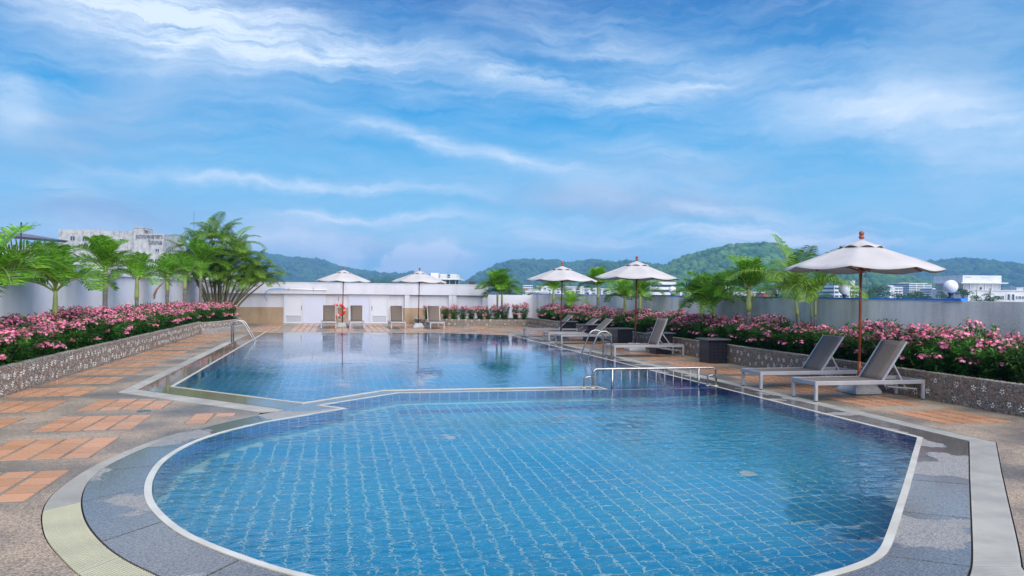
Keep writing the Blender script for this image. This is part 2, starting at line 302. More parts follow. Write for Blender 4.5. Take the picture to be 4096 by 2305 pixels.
# ------------------------------------------------------------------ mesh helpers
class MB:
    def __init__(s): s.v = []; s.f = []; s.mi = []
    def add(s, vs, fs, mi=0):
        o = len(s.v); s.v += [tuple(v) for v in vs]; s.f += [tuple(i + o for i in f) for f in fs]; s.mi += [mi] * len(fs)
    def box(s, x0, x1, y0, y1, z0, z1, mi=0):
        s.add([(x0, y0, z0), (x1, y0, z0), (x1, y1, z0), (x0, y1, z0), (x0, y0, z1), (x1, y0, z1), (x1, y1, z1), (x0, y1, z1)],
              [(0, 3, 2, 1), (4, 5, 6, 7), (0, 1, 5, 4), (1, 2, 6, 5), (2, 3, 7, 6), (3, 0, 4, 7)], mi)
    def bar(s, p, q, w, h, mi=0, up=(0, 0, 1)):
        p, q = Vector(p), Vector(q); d = (q - p).normalized(); u = Vector(up)
        sd = d.cross(u)
        if sd.length < 1e-4: sd = Vector((1, 0, 0))
        sd.normalize(); u = sd.cross(d); sd *= w / 2; u = u * h / 2
        vs = [p - sd - u, p + sd - u, p + sd + u, p - sd + u, q - sd - u, q + sd - u, q + sd + u, q - sd + u]
        s.add(vs, [(0, 1, 2, 3), (7, 6, 5, 4), (0, 4, 5, 1), (1, 5, 6, 2), (2, 6, 7, 3), (3, 7, 4, 0)], mi)
    def tube(s, pts, rad, n=8, mi=0, cap=True):
        pts = [Vector(p) for p in pts]; rs = rad if isinstance(rad, (list, tuple)) else [rad] * len(pts)
        vs = []; prev = None
        for i, p in enumerate(pts):
            d = (pts[min(i + 1, len(pts) - 1)] - pts[max(i - 1, 0)]).normalized()
            a = prev if prev is not None else (Vector((0, 0, 1)) if abs(d.z) < .9 else Vector((1, 0, 0)))
            a = (a - d * a.dot(d)).normalized(); prev = a; b = d.cross(a)
            for k in range(n):
                th = 2 * math.pi * k / n; vs.append(p + (a * math.cos(th) + b * math.sin(th)) * rs[i])
        fs = [(i * n + k, i * n + (k + 1) % n, (i + 1) * n + (k + 1) % n, (i + 1) * n + k) for i in range(len(pts) - 1) for k in range(n)]
        if cap: fs += [tuple(range(n - 1, -1, -1)), tuple((len(pts) - 1) * n + k for k in range(n))]
        s.add(vs, fs, mi)
    def lathe(s, prof, n=16, c=(0, 0), mi=0):
        vs = [(c[0] + r * math.cos(2 * math.pi * k / n), c[1] + r * math.sin(2 * math.pi * k / n), z) for r, z in prof for k in range(n)]
        fs = [(i * n + k, i * n + (k + 1) % n, (i + 1) * n + (k + 1) % n, (i + 1) * n + k) for i in range(len(prof) - 1) for k in range(n)]
        fs += [tuple(range(n - 1, -1, -1)), tuple((len(prof) - 1) * n + k for k in range(n))]
        s.add(vs, fs, mi)
    def prism(s, poly, z0, z1, mi=0, bottom=True):
        n = len(poly); ar = sum(poly[i][0] * poly[(i + 1) % n][1] - poly[(i + 1) % n][0] * poly[i][1] for i in range(n))
        if ar < 0: poly = poly[::-1]
        vs = [(*p, z0) for p in poly] + [(*p, z1) for p in poly]
        fs = [(i, (i + 1) % n, n + (i + 1) % n, n + i) for i in range(n)]
        tr = tessellate_polygon([[Vector((*p, 0)) for p in poly]])
        for t in tr:
            a, b, c = (poly[i] for i in t)
            if (b[0] - a[0]) * (c[1] - a[1]) - (b[1] - a[1]) * (c[0] - a[0]) < 0: t = t[::-1]
            fs.append(tuple(n + i for i in t))
            if bottom: fs.append(tuple(i for i in t[::-1]))
        s.add(vs, fs, mi)
    def mesh(s, name, mats, smooth=False):
        me = bpy.data.meshes.new(name); me.from_pydata([tuple(v) for v in s.v], [], s.f)
        for m_ in (mats if isinstance(mats, (list, tuple)) else [mats]): me.materials.append(m_)
        if any(s.mi): me.polygons.foreach_set('material_index', s.mi)
        if smooth: me.polygons.foreach_set('use_smooth', [True] * len(me.polygons))
        me.update(); return me
    def build(s, name, mats, parent=None, smooth=False, **k):
        return obj(name, s.mesh(name, mats, smooth), parent, **k)
def obj(name, me, parent=None, loc=None, rz=None, **k):
    o = bpy.data.objects.new(name, me); C.objects.link(o)
    if parent is not None: o.parent = parent
    if loc is not None: o.location = loc
    if rz is not None: o.rotation_euler = (0, 0, rz)
    for a, b in k.items(): o[a] = b
    return o
def thing(name, label, cat, loc=(0, 0, 0), rz=0, group=None):
    o = bpy.data.objects.new(name, None); C.objects.link(o); o.location = loc; o.rotation_euler = (0, 0, rz)
    o['label'] = label; o['category'] = cat
    if group: o['group'] = group
    return o
def copy_tree(o, parent=None):
    c = o.copy(); C.objects.link(c)
    if parent is not None: c.parent = parent
    for ch in list(o.children): copy_tree(ch, c)
    return c
def quads_mesh(name, V, F, mats, mi=None):
    """V (n,3), F (m,4) numpy"""
    me = bpy.data.meshes.new(name); me.vertices.add(len(V)); me.vertices.foreach_set('co', np.asarray(V, dtype=np.float32).ravel())
    k = F.shape[1]; me.loops.add(F.size); me.loops.foreach_set('vertex_index', F.astype(np.int32).ravel())
    me.polygons.add(len(F)); me.polygons.foreach_set('loop_start', np.arange(0, F.size, k, dtype=np.int32)); me.polygons.foreach_set('loop_total', np.full(len(F), k, dtype=np.int32))
    for m_ in mats: me.materials.append(m_)
    if mi is not None: me.polygons.foreach_set('material_index', np.asarray(mi, dtype=np.int32))
    me.update(calc_edges=True); me.validate(); return me
def bevel(o, w=.004, seg=2):
    b = o.modifiers.new('bevel', 'BEVEL'); b.width = w; b.segments = seg; b.limit_method = 'ANGLE'; return o
def resample(P, n):
    P = np.array(P, float); d = np.r_[0, np.cumsum(np.hypot(*np.diff(P, axis=0).T))]; u = np.linspace(0, d[-1], n)
    return np.c_[np.interp(u, d, P[:, 0]), np.interp(u, d, P[:, 1])]
def length(P):
    P = np.array(P, float); return float(np.hypot(*np.diff(P, axis=0).T).sum())
def smooth_poly(P, it=2):
    P = [tuple(p) for p in P]
    for _ in range(it):
        Q = [P[0]]
        for a, b in zip(P[:-1], P[1:]): Q += [(a[0] * .75 + b[0] * .25, a[1] * .75 + b[1] * .25), (a[0] * .25 + b[0] * .75, a[1] * .25 + b[1] * .75)]
        Q.append(P[-1]); P = Q
    return P
def inside(px, py, poly):
    poly = np.asarray(poly); x, y = poly[:, 0], poly[:, 1]; x2, y2 = np.roll(x, -1), np.roll(y, -1)
    px = np.asarray(px)[:, None]; py = np.asarray(py)[:, None]
    c = ((y > py) != (y2 > py)) & (px < (x2 - x) * (py - y) / (y2 - y + 1e-12) + x)
    return c.sum(1) % 2 == 1
def seg_dist(px, py, P):
    P = np.asarray(P); best = np.full(len(px), 1e9)
    for a, b in zip(P[:-1], P[1:]):
        d = b - a; l2 = (d ** 2).sum() + 1e-12; k = np.clip(((px - a[0]) * d[0] + (py - a[1]) * d[1]) / l2, 0, 1)
        best = np.minimum(best, np.hypot(px - a[0] - k * d[0], py - a[1] - k * d[1]))
    return best

# ------------------------------------------------------------------ pool outlines, in pool axes (s, t)
def Dp(x, y): return ST(*g(x * 1.59, y * 1.59))
def XY(x, y): return ST(x, y)
RO_arc = [Dp(*p) for p in [(663, 1063.7), (558.6, 1088), (488.7, 1110.9), (436, 1137), (394, 1167), (370, 1201.6), (361, 1233), (365, 1268), (394.5, 1306), (447, 1348), (523.7, 1383), (628, 1421.6), (715.7, 1449.5)]] + [XY(-.5, 3.95), XY(.3, 3.82), XY(1.1, 3.93)]
RO_arc += [Dp(2106, 1451), Dp(2146.5, 1440), Dp(2204.9, 1418), Dp(2237.8, 1392.5), Dp(2256, 1341), Dp(2289, 1231.8)]
CORN = (6.50, 7.45)
GI_arc = [Dp(*p) for p in [(646, 1046), (523.7, 1072.5), (419, 1107), (349, 1133.6), (279, 1166.7), (237, 1196), (213, 1226), (205, 1268), (218, 1317), (258, 1365.7), (303.7, 1400.6), (349, 1425), (405, 1449.5)]] + [XY(-1.0, 3.52), XY(-.4, 3.32), XY(.3, 3.25), XY(1.2, 3.3), XY(2.0, 3.55)]
GI_arc += [Dp(2425, 1462), Dp(2438.6, 1440), Dp(2444, 1405), Dp(2440.5, 1294), Dp(2437, 1200)]
GIC = (6.92, 7.25)
GO_arc = [Dp(*p) for p in [(656, 1037.6), (558, 1062), (419, 1097), (331.7, 1128), (244, 1166.7), (174.6, 1208.6), (122, 1250.5), (101, 1292), (104.7, 1337.8), (122, 1372.7), (157, 1411), (195.5, 1449.5)]] + [XY(-1.35, 3.35), XY(-.6, 3.0), XY(.3, 2.9), XY(1.4, 2.95), XY(2.4, 3.25), XY(2.95, 3.7)]
GO_arc += [Dp(2576, 1450), Dp(2570, 1392.5), Dp(2541, 1272), Dp(2522, 1190)]
GOC = (7.17, 7.12)
RO_arc = smooth_poly(RO_arc, 2); GI_arc = smooth_poly(GI_arc, 2); GO_arc = smooth_poly(GO_arc, 2)
J = Dp(722.7, 1031.6); ELB = (-.43, 11.26); P797 = Dp(796.8, 1022); TIP = (.11, 10.69)
DIVU = [(.80, 12.54), (4.37, 12.55)]; DIVL = [(4.40, 12.21), Dp(998, 990.2)]
RF = [(6.50, 28.3), (4.2, 30.05), (-2.6, 30.6)]; GIF = [(6.92, 28.5), (4.35, 30.55), (-3.04, 31.0)]
LC = (-2.61, 13.53); GLC = (-3.04, 13.29); GOL = (-3.27, 12.98)
water = [CORN] + RF + [LC, ELB] + DIVU + DIVL + [P797, TIP] + RO_arc
GIpoly = [GIC] + GIF + [GLC, J] + GI_arc
GOpoly = [GOC, (7.17, 28.5), (6.93, 28.52), (4.35, 30.56), (-3.05, 31.01), (-3.05, 29.0), (-3.27, 29.0), GOL] + GO_arc
def inset(poly, d):
    """offset a closed polygon inwards by d"""
    n = len(poly); ar = sum(poly[i][0] * poly[(i + 1) % n][1] - poly[(i + 1) % n][0] * poly[i][1] for i in range(n)); sg = 1 if ar > 0 else -1
    out = []
    for i in range(n):
        p0, p1, p2 = Vector(poly[i - 1]), Vector(poly[i]), Vector(poly[(i + 1) % n])
        a = (p1 - p0).normalized(); b = (p2 - p1).normalized(); na = Vector((-a.y, a.x)) * sg; nb = Vector((-b.y, b.x)) * sg
        k = (na + nb); kl = k.length
        k = k / max(kl, 1e-6); c = max(k.dot(na), .35); out.append(tuple(p1 + k * d / c))
    return out
WI = inset(water, .055)

def setting(name, mb, mats, **k):
    return mb.build(name, mats, rz=A, kind='structure', **k)
# deck sheet with a hole for pool, stone band and grating
def sheet(mb, outer, holes, z, mi=0):
    loops = [[Vector((*p, 0)) for p in outer]] + [[Vector((*p, 0)) for p in h] for h in holes]
    tr = tessellate_polygon(loops); fl = [p for lp in loops for p in lp]
    fs = []
    for t in tr:
        a, b, c = (fl[i] for i in t)
        fs.append(t if (b - a).cross(c - a).z > 0 else tuple(t[::-1]))
    mb.add([(p.x, p.y, z) for p in fl], fs, mi)
mb = MB(); S0, S1, T0, T1 = -6.3, 10.5, -6.0, 39.3
sheet(mb, [(S0 - .3, T0), (S1 + .3, T0), (S1 + .3, T1 + 2.5), (S0 - .3, T1 + 2.5)], [GOpoly], 0)
deck = setting('pool_deck', mb, M['deck'])
# drain channel under the grating and bed under the stones
mb = MB(); sheet(mb, GOpoly, [WI], -.05)
channel_ = setting('drain_channel', mb, M['dark_gap'])
mb = MB(); n = len(GOpoly)
mb.add([(*p, 0) for p in GOpoly] + [(*p, -.05) for p in GOpoly], [(i, (i + 1) % n, n + (i + 1) % n, n + i) for i in range(n)])
o = mb.build('channel_side', M['dark_gap'], channel_)

# --- stone slabs between rim and grating
slab_root = bpy.data.objects.new('stone_border', None); C.objects.link(slab_root); slab_root.rotation_euler = (0, 0, A); slab_root['kind'] = 'structure'
def band_slabs(Ain, Aout, step, mat, z=.006, name='slab', parent=None, gap=.014):
    Lm = (length(Ain) + length(Aout)) / 2; k = max(1, round(Lm / step)); sub = 8; n = k * sub + 1
    a = resample(Ain, n); b = resample(Aout, n)
    for i in range(k):
        pa = a[i * sub:(i + 1) * sub + 1].copy(); pb = b[i * sub:(i + 1) * sub + 1].copy()
        for q in (pa, pb):
            d0 = q[1] - q[0]; d1 = q[-1] - q[-2]
            q[0] += d0 / (np.hypot(*d0) + 1e-9) * gap / 2; q[-1] -= d1 / (np.hypot(*d1) + 1e-9) * gap / 2
        m_ = MB(); zz = z + rng.uniform(-.001, .001)
        m = len(pa); vs = [(*p, zz + .004) for p in pa] + [(*p, zz - .004) for p in pb] + [(*p, -.045) for p in pa] + [(*p, -.045) for p in pb]
        fs = []
        flip = ((pa[1][0] - pa[0][0]) * (pb[0][1] - pa[0][1]) - (pa[1][1] - pa[0][1]) * (pb[0][0] - pa[0][0])) < 0
        for j in range(m - 1):
            f = [(j, j + 1, m + j + 1, m + j), (j, 2 * m + j, 2 * m + j + 1, j + 1), (m + j, m + j + 1, 3 * m + j + 1, 3 * m + j)]
            fs += f
        fs += [(0, m, 3 * m, 2 * m), (m - 1, 3 * m - 1, 4 * m - 1, 2 * m - 1)]
        if flip: fs = [f[::-1] for f in fs]
        m_.add(vs, fs); m_.build(name, mat, parent or slab_root)
def find(P, q): return int(np.argmin([math.hypot(p[0] - q[0], p[1] - q[1]) for p in P]))
left_ro, left_gi, left_go = Dp(361, 1233), Dp(205, 1268), Dp(101, 1292)
bot = XY(.3, 3.6); rb = Dp(2225, 1405); rbi = Dp(2442, 1425); rbo = Dp(2576, 1425)
cut = lambda P, *qs: [find(P, q) for q in qs]
r1, r2, r3 = cut(RO_arc, left_ro, XY(.3, 3.82), rb); i1, i2, i3 = cut(GI_arc, left_gi, XY(.3, 3.25), rbi); o1, o2, o3 = cut(GO_arc, left_go, XY(.3, 2.9), rbo)
eps = .008
RP = [RO_arc[:r1 + 1], RO_arc[r1:r2 + 1], RO_arc[r2:r3 + 1], RO_arc[r3:] + [CORN]]
IP = [GI_arc[:i1 + 1], GI_arc[i1:i2 + 1], GI_arc[i2:i3 + 1], GI_arc[i3:] + [GIC]]
OP = [GO_arc[:o1 + 1], GO_arc[o1:o2 + 1], GO_arc[o2:o3 + 1], GO_arc[o3:] + [GOC]]
for a, b in zip(RP, IP): band_slabs(a, b, 1.05, M['granite'])
band_slabs([CORN, RF[0]], [GIC, GIF[0]], 1.05, M['granite'])
band_slabs(RF, GIF, 1.0, M['coping_tan'], name='coping')
band_slabs([RF[2], LC], [GIF[2], GLC], 1.05, M['granite_far'])
band_slabs([LC, ELB], [GLC, J], .8, M['granite_far'])
mb = MB(); mb.prism([ELB, P797, TIP, RO_arc[0], GI_arc[0], J], -.045, .007); mb.build('slab', M['granite'], slab_root)
mb = MB(); mb.prism([ELB, DIVU[0], DIVL[1], P797], -.045, .007); mb.build('slab', M['granite'], slab_root)
mb = MB(); mb.prism([(DIVU[0][0] + .005, DIVU[0][1]), (4.3, 12.55), (4.33, 12.22), (DIVL[1][0] + .005, DIVL[1][1])], -.045, .007); mb.build('slab', M['granite'], slab_root)

# --- white nosing of the rim
m_ = MB(); n = len(water)
a = water; b = WI
for i in range(n):
    j = (i + 1) % n
    m_.add([(*a[i], .016), (*a[j], .016), (*b[j], .014), (*b[i], .014), (*a[i], -.04), (*a[j], -.04), (*b[j], -.04), (*b[i], -.04)],
           [(0, 1, 2, 3), (0, 4, 5, 1), (3, 2, 6, 7)])
rim = setting('pool_rim', m_, M['rim'])
# --- grating
groot = thing('drain_grating', 'ribbed cream and grey overflow grating running round the pool edge', 'grating', rz=A)
def grate(Pi, Po, t_near, sect, mats, gi=.012, go=.012):
    Lm = (length(Pi) + length(Po)) / 2; k = max(1, round(Lm / sect))
    pitch = .027; n = int(Lm / pitch) // k * k; sub = n // k
    a = resample(Pi, n + 1); b = resample(Po, n + 1); a2 = a + (b - a) * .045; b2 = a + (b - a) * .965
    for q in range(k):
        m_ = MB(); zt = .001 + rng.uniform(-.001, .002)
        for i in range(q * sub, (q + 1) * sub):
            if i == q * sub: f0, f1 = .35, .95
            elif i == (q + 1) * sub - 1: f0, f1 = .05, .65
            else: f0, f1 = .26, .74
            p0 = a2[i] + (a2[i + 1] - a2[i]) * f0; p1 = a2[i] + (a2[i + 1] - a2[i]) * f1; r0 = b2[i] + (b2[i + 1] - b2[i]) * f0; r1_ = b2[i] + (b2[i + 1] - b2[i]) * f1
            m_.add([(*p0, zt), (*p1, zt), (*r1_, zt), (*r0, zt), (*p0, zt - .012), (*p1, zt - .012), (*r1_, zt - .012), (*r0, zt - .012)],
                   [(0, 1, 2, 3), (0, 4, 5, 1), (2, 6, 7, 3), (1, 5, 6, 2), (3, 7, 4, 0)])
        for w0, w1 in ((.0, .05), (.32, .36), (.64, .68), (.95, 1.0)):
            c0 = a2 + (b2 - a2) * w0; c1 = a2 + (b2 - a2) * w1
            for i in range(q * sub, (q + 1) * sub, 6):
                j = min(i + 6, (q + 1) * sub)
                m_.add([(*c0[i], zt - .009), (*c0[j], zt - .009), (*c1[j], zt - .009), (*c1[i], zt - .009)], [(0, 1, 2, 3)])
        mm = mats[q] if q < len(mats) else M['grate_grey']
        m_.build('grate_section', mm, groot)
cream, greym = M['grate_cream'], M['grate_grey']
J2 = Dp(656, 1037.6)
grate(IP[0], OP[0], 0, 1.3, [greym] * 9); grate(IP[1], OP[1], 0, 1.3, [cream] * 9)
grate(IP[2], OP[2], 0, 1.3, [greym] * 9); grate(IP[3], OP[3], 0, 1.2, [greym] * 9)
grate([GIC, GIF[0]], [GOC, (7.17, 28.5)], 0, 1.5, [greym] * 30)
grate([(-3.04, 29.0), GLC], [(-3.27, 29.0), GOL], 0, 1.5, [greym] * 30)
grate([GLC, J], [GOL, (J2[0] - .02, J2[1])], 0, 1.5, [greym] * 5)

# --- terracotta tiles laid in squares of sixteen
troot = deck
tile_me = MB(); tile_me.box(-.112, .112, -.112, .112, -.004, .006); tile_me = tile_me.mesh('tile', M['tile'])
tile_pale = MB(); tile_pale.box(-.112, .112, -.112, .112, -.004, .006); tile_pale = tile_pale.mesh('tile', M['tile_pale'])
cols = [-4.20, -2.76, -1.22, .30, 1.74, 3.25, 4.75, 6.25, 8.05]
cells = []
for ci, s in enumerate(cols):
    for k in range(-4, 18):
        base_t = (12.64 if s < 7 else 12.70) + 1.545 * k + .5
        if s > 7: base_t = 8.76 + 1.51 * (k + 4)
        if base_t > 38.4: continue
        for i in range(4):
            for j in range(4):
                cells.append((s + (i - 1.5) * .262, base_t + (j - 1.5) * .262, ci))
ca_ = np.array(cells)
# a tile is laid only clear of the pool band and planters
go = np.array(GOpoly)
d_ = seg_dist(ca_[:, 0], ca_[:, 1], np.vstack([go, go[:1]])); ins = inside(ca_[:, 0], ca_[:, 1], go)
keep = (~ins) & (d_ > .17) & (ca_[:, 0] > -4.66) & (ca_[:, 0] < 8.72) & ~((ca_[:, 0] < -3.3) & (ca_[:, 1] > 30.6)) & ~((ca_[:, 0] > 5.0) & (ca_[:, 1] > 35.6)) & ~((ca_[:, 1] < 2))
ca_ = ca_[keep]
def in_view(s, t):
    x, y = W(s, t); return y > 1 and abs(x / y) < .70 and 1.6 / y < .40
vis = [i for i in range(len(ca_)) if in_view(ca_[i][0], ca_[i][1])]
vis.sort(key=lambda i: W(ca_[i][0], ca_[i][1])[1])
single = set(vis[:300])
rest = MB(); rest2 = MB(); gap_sheets = MB()
for s, t in {(round(q[0] / .262), round(q[1] / .262)): (q[0], q[1]) for q in ca_}.values(): gap_sheets.box(s - .1309, s + .1309, t - .1309, t + .1309, -.003, .0012)
gap_sheets.build('gap_shade_sheet', M['gap_shade'], troot, kind='stuff')  # dark sheet under the tiles, painting the shade in their gaps
for i in range(len(ca_)):
    s, t = ca_[i][0], ca_[i][1]; pale = rng.random() < (.75 if t > 31 and -2 < s < 3.2 else (.25 if t > 14 and s < 0 else .03))
    if i in single:
        o = obj('tile', tile_pale if pale else tile_me, troot, loc=(s, t, 0)); o.rotation_euler = (rng.uniform(-.004, .004), rng.uniform(-.004, .004), rng.uniform(-.012, .012))
    else: (rest2 if pale else rest).box(s - .112, s + .112, t - .112, t + .112, -.004, .006)
rest.build('tile_field', M['tile'], troot, kind='stuff'); rest2.build('pale_tile_field', M['tile_pale'], troot, kind='stuff')

# --- pool shell: floor, walls and their tiles
Znear, Zfar = -1.05, -1.60
mb = MB(); sheet(mb, WI, [], Zfar)
floor_ = setting('pool_floor', mb, M['grout_deep'])
# near basin floor slab is higher; a step at the divider line
near_poly = [p for p in WI if p[1] < 12.4]
mb = MB(); mb.box(-4, 6.6, -.5, 12.35, Zfar + .004, Znear); mb.build('floor_slab', M['grout'], floor_)
P = .157
gs, gt = np.meshgrid(np.arange(-4.5, 6.6, P), np.arange(0, 31, P)); gs, gt = gs.ravel(), gt.ravel()
wi = np.array(WI); ok = inside(gs, gt, wi); dd = seg_dist(gs, gt, np.vstack([wi, wi[:1]])); ok &= dd > .085; ok &= abs(gt - 12.35) > .09
gs, gt, dd = gs[ok], gt[ok], dd[ok]
h = P / 2 - .0080
ptile = {}
for nm in ('pool_tile', 'pool_tile_blue'):
    q = MB(); q.box(-h, h, -h, h, -.003, .006); ptile[nm] = q.mesh('pool_tile', M[nm])
order = [i for i in range(len(gs)) if in_view(gs[i], gt[i] + 1.2)]; order.sort(key=lambda i: abs(W(gs[i], gt[i])[1] - 0))
sing = set(order[:300]); bulk = {'pool_tile': MB(), 'pool_tile_blue': MB(), 'pool_tile_deep': MB()}
arcw = np.array(inset(water, .055)); arc_line = np.array(RO_arc)
darc = seg_dist(gs, gt, arc_line)
for i in range(len(gs)):
    z = Znear if gt[i] < 12.35 else Zfar
    nm = 'pool_tile_blue' if (.55 < darc[i] < .80 and gt[i] < 9.6 and gs[i] < -1.2 and gt[i] > 5.5) or (gt[i] < 12.35 and 11.2 < gt[i] < 11.6 and gs[i] > .9) else ('pool_tile' if gt[i] < 12.35 else 'pool_tile_deep')
    if i in sing: obj('pool_tile', ptile[nm], floor_, loc=(gs[i], gt[i], z))
    else: bulk[nm].box(gs[i] - h, gs[i] + h, gt[i] - h, gt[i] + h, z - .003, z + .006)
for nm, b_ in bulk.items(): b_.build('pool_tile_field', M[nm], floor_, kind='stuff')
mb = MB(); tl = MB(); n = len(WI)
for i in range(n):
    p, q = Vector(WI[i]), Vector(WI[(i + 1) % n]); mb.add([(*p, -.03), (*q, -.03), (*q, Zfar), (*p, Zfar)], [(0, 1, 2, 3)])
ar = sum(WI[i][0] * WI[(i + 1) % n][1] - WI[(i + 1) % n][0] * WI[i][1] for i in range(n)); sg = 1 if ar > 0 else -1
cl = np.array(WI + [WI[0]]); k = int(length(cl) / P); rs = resample(cl, k + 1)
for i in range(k):
    a, b = Vector(rs[i]), Vector(rs[i + 1]); d = (b - a).normalized(); nn = Vector((-d.y, d.x)) * sg * .006
    for r in range(9):
        z1 = -.035 - r * .157; z0 = z1 - .141
        a_, b_ = a + d * .008 + nn, b - d * .008 + nn
        tl.add([(*a_, z1), (*b_, z1), (*b_, z0), (*a_, z0)], [(0, 1, 2, 3)], 0 if r < 5 else 1)
shell = setting('pool_wall', mb, M['grout_deep'])
tl.build('wall_tiles', [M['pool_tile_blue'], M['pool_tile']], shell, kind='stuff')
# submerged sill below the handrail
mb = MB(); mb.box(4.45, 6.43, 12.20, 12.52, Zfar, -.14); sill = setting('submerged_sill', mb, M['pool_tile_blue'])
mb = MB(); mb.box(4.45, 6.43, 12.185, 12.235, -.139, -.125); mb.build('sill_nosing', M['rim'], sill)
# pool floor drains and lamps
for (x, y) in ((1790, 2005), (3050, 1690), (2990, 2190)):
    X, Y = g(x, y, -1.0); mb = MB(); mb.lathe([(.10, 0), (.10, .012), (.085, .02), (0.001, .022)], 16)
    s_, t_ = ST(X, Y)
    if inside([s_], [t_], wi)[0]: mb.build('floor_drain', M['rim'], floor_, loc=(s_, t_, Znear))
# water surface
mb = MB(); sheet(mb, inset(water, .03), [], .0135)
setting('pool_water', mb, M['water'])

# ------------------------------------------------------------------ ground, walls
mb = MB(); mb.add([(-3000, -120, -14), (3000, -120, -14), (3000, 3600, -14), (-3000, 3600, -14)], [(0, 1, 2, 3)])
mb.build('city_ground', M['ground'], kind='structure')
wl = thing('white_wall', 'long white plastered wall with projecting coping behind the left flower bed', 'wall', rz=A)
mb = MB(); mb.box(-6.5, -6.3, -6, 39.3, -.6, 2.0); mb.build('wall', M['white_wall'], wl)
mb = MB(); mb.box(-6.52, -6.22, -6, 39.3, 1.97, 2.15); bevel(mb.build('coping', M['white_wall'], wl), .01)
wr = thing('grey_wall', 'weathered grey rendered wall behind the right flower bed', 'wall', rz=A)
mb = MB(); mb.box(10.5, 10.68, -6, 41.2, -.6, 1.545); mb.build('wall', M['grey_wall'], wr)
wb = thing('white_wall', 'low plain whitish wall closing the back right corner behind palms', 'wall', rz=A)
mb = MB(); mb.box(7.78, 10.497, 40.6, 40.8, -.6, 1.50); mb.build('wall', M['back_wall'], wb)
strip = thing('edge_strip', 'bright blue strip along the top of the grey wall, ending at the rightmost globe lamp', 'pipe', rz=A)
mb = MB(); mb.box(10.49, 10.56, 11.5, 40.5, 1.546, 1.578); mb.build('pipe', M['blue_strip'], strip)
mb = MB(); mb.box(10.47, 10.62, 11.15, 11.55, 1.546, 1.588); mb.build('end_cap', M['blue_strip'], strip)

# back building
bb = thing('changing_block', 'long low white block with tan dado and double doors behind the pool', 'building', rz=A)
mb = MB(); mb.box(-6.3, 7.75, 39.42, 42.5, -.6, 1.98); mb.build('wall', M['back_wall'], bb)
for x0, x1 in ((-6.22, 5.875), (5.879, 7.76)):
    mb = MB(); mb.box(x0, x1, 39.26, 39.42, 1.455, 2.0); mb.build('fascia', M['back_wall'], bb)
mb = MB(); mb.box(-6.22, 7.78, 39.24, 39.45, 2.0, 2.02); mb.build('roof_edge', M['white_pipe'], bb)
for x0, x1 in ((3.45, 3.70), (5.70, 5.873), (5.881, 6.10), (7.46, 7.74)):
    mb = MB(); mb.box(x0, x1, 39.28, 39.42, 0, 1.454); mb.build('pilaster', M['back_wall'], bb)
    mb = MB(); mb.box(x0 - .003, x1 + .003, 39.275, 39.42, .003, .79); mb.build('painted_base', M['tan'], bb)
for x0, x1 in ((-6.1, -2.46), (-.48, .66), (2.66, 3.447), (3.703, 5.697)):
    mb = MB(); mb.box(x0, x1, 39.39, 39.42, .002, .79); mb.build('dado', M['tan'], bb)
    mb = MB(); mb.box(x0, x1, 39.355, 39.389, .003, .19); mb.build('plinth', M['tan'], bb)
def doorset(x0, xm, x1, louv_left):
    d = bb
    fr = MB(); 
    for a, b in ((x0 - .055, x0), (xm - .03, xm + .03), (x1, x1 + .055)): fr.box(a, b, 39.36, 39.42, 0.003, 1.43)
    fr.box(x0, x1, 39.36, 39.42, 1.375, 1.43); fr.box(x0, x1, 39.362, 39.42, .003, .035)
    fo = fr.build('door_frame', M['door_frame'], d)
    a, b = (x0, xm - .03) if louv_left else (xm + .03, x1); c, e = (xm + .03, x1) if louv_left else (x0, xm - .03)
    mb = MB(); mb.box(c + .004, e - .004, 39.385, 39.418, .037, 1.373); mb.build('door_panel', M['door'], d)
    leaf = MB(); leaf.box(a + .006, a + .075, 39.378, 39.418, .037, 1.372); leaf.box(b - .075, b - .006, 39.378, 39.418, .037, 1.372)
    leaf.box(a + .075, b - .075, 39.378, 39.418, 1.30, 1.372); leaf.box(a + .075, b - .075, 39.378, 39.418, .037, .085); leaf.box(a + .075, b - .075, 39.378, 39.418, .37, .43)
    leaf.box(a + .075, b - .075, 39.392, 39.416, .43, 1.30)
    lo = leaf.build('door', M['door_frame'], d)
    for k in range(8):
        mb = MB(); z = .10 + k * .034; mb.add([(a + .077, 39.384, z), (b - .077, 39.384, z), (b - .077, 39.41, z + .026), (a + .077, 39.41, z + .026), (a + .077, 39.388, z - .004), (b - .077, 39.388, z - .004), (b - .077, 39.414, z + .022), (a + .077, 39.414, z + .022)],
                              [(0, 1, 2, 3), (7, 6, 5, 4), (0, 4, 5, 1), (1, 5, 6, 2), (2, 6, 7, 3), (3, 7, 4, 0)]); mb.build('louvre', M['door_frame'], lo)
    hx = b - .045 if louv_left else a + .045
    mb = MB(); mb.box(hx - .012, hx + .012, 39.35, 39.377, .66, .88); mb.build('handle', M['steel'], lo)
doorset(-2.40, -1.52, -.54, True); doorset(.72, 1.75, 2.60, False)
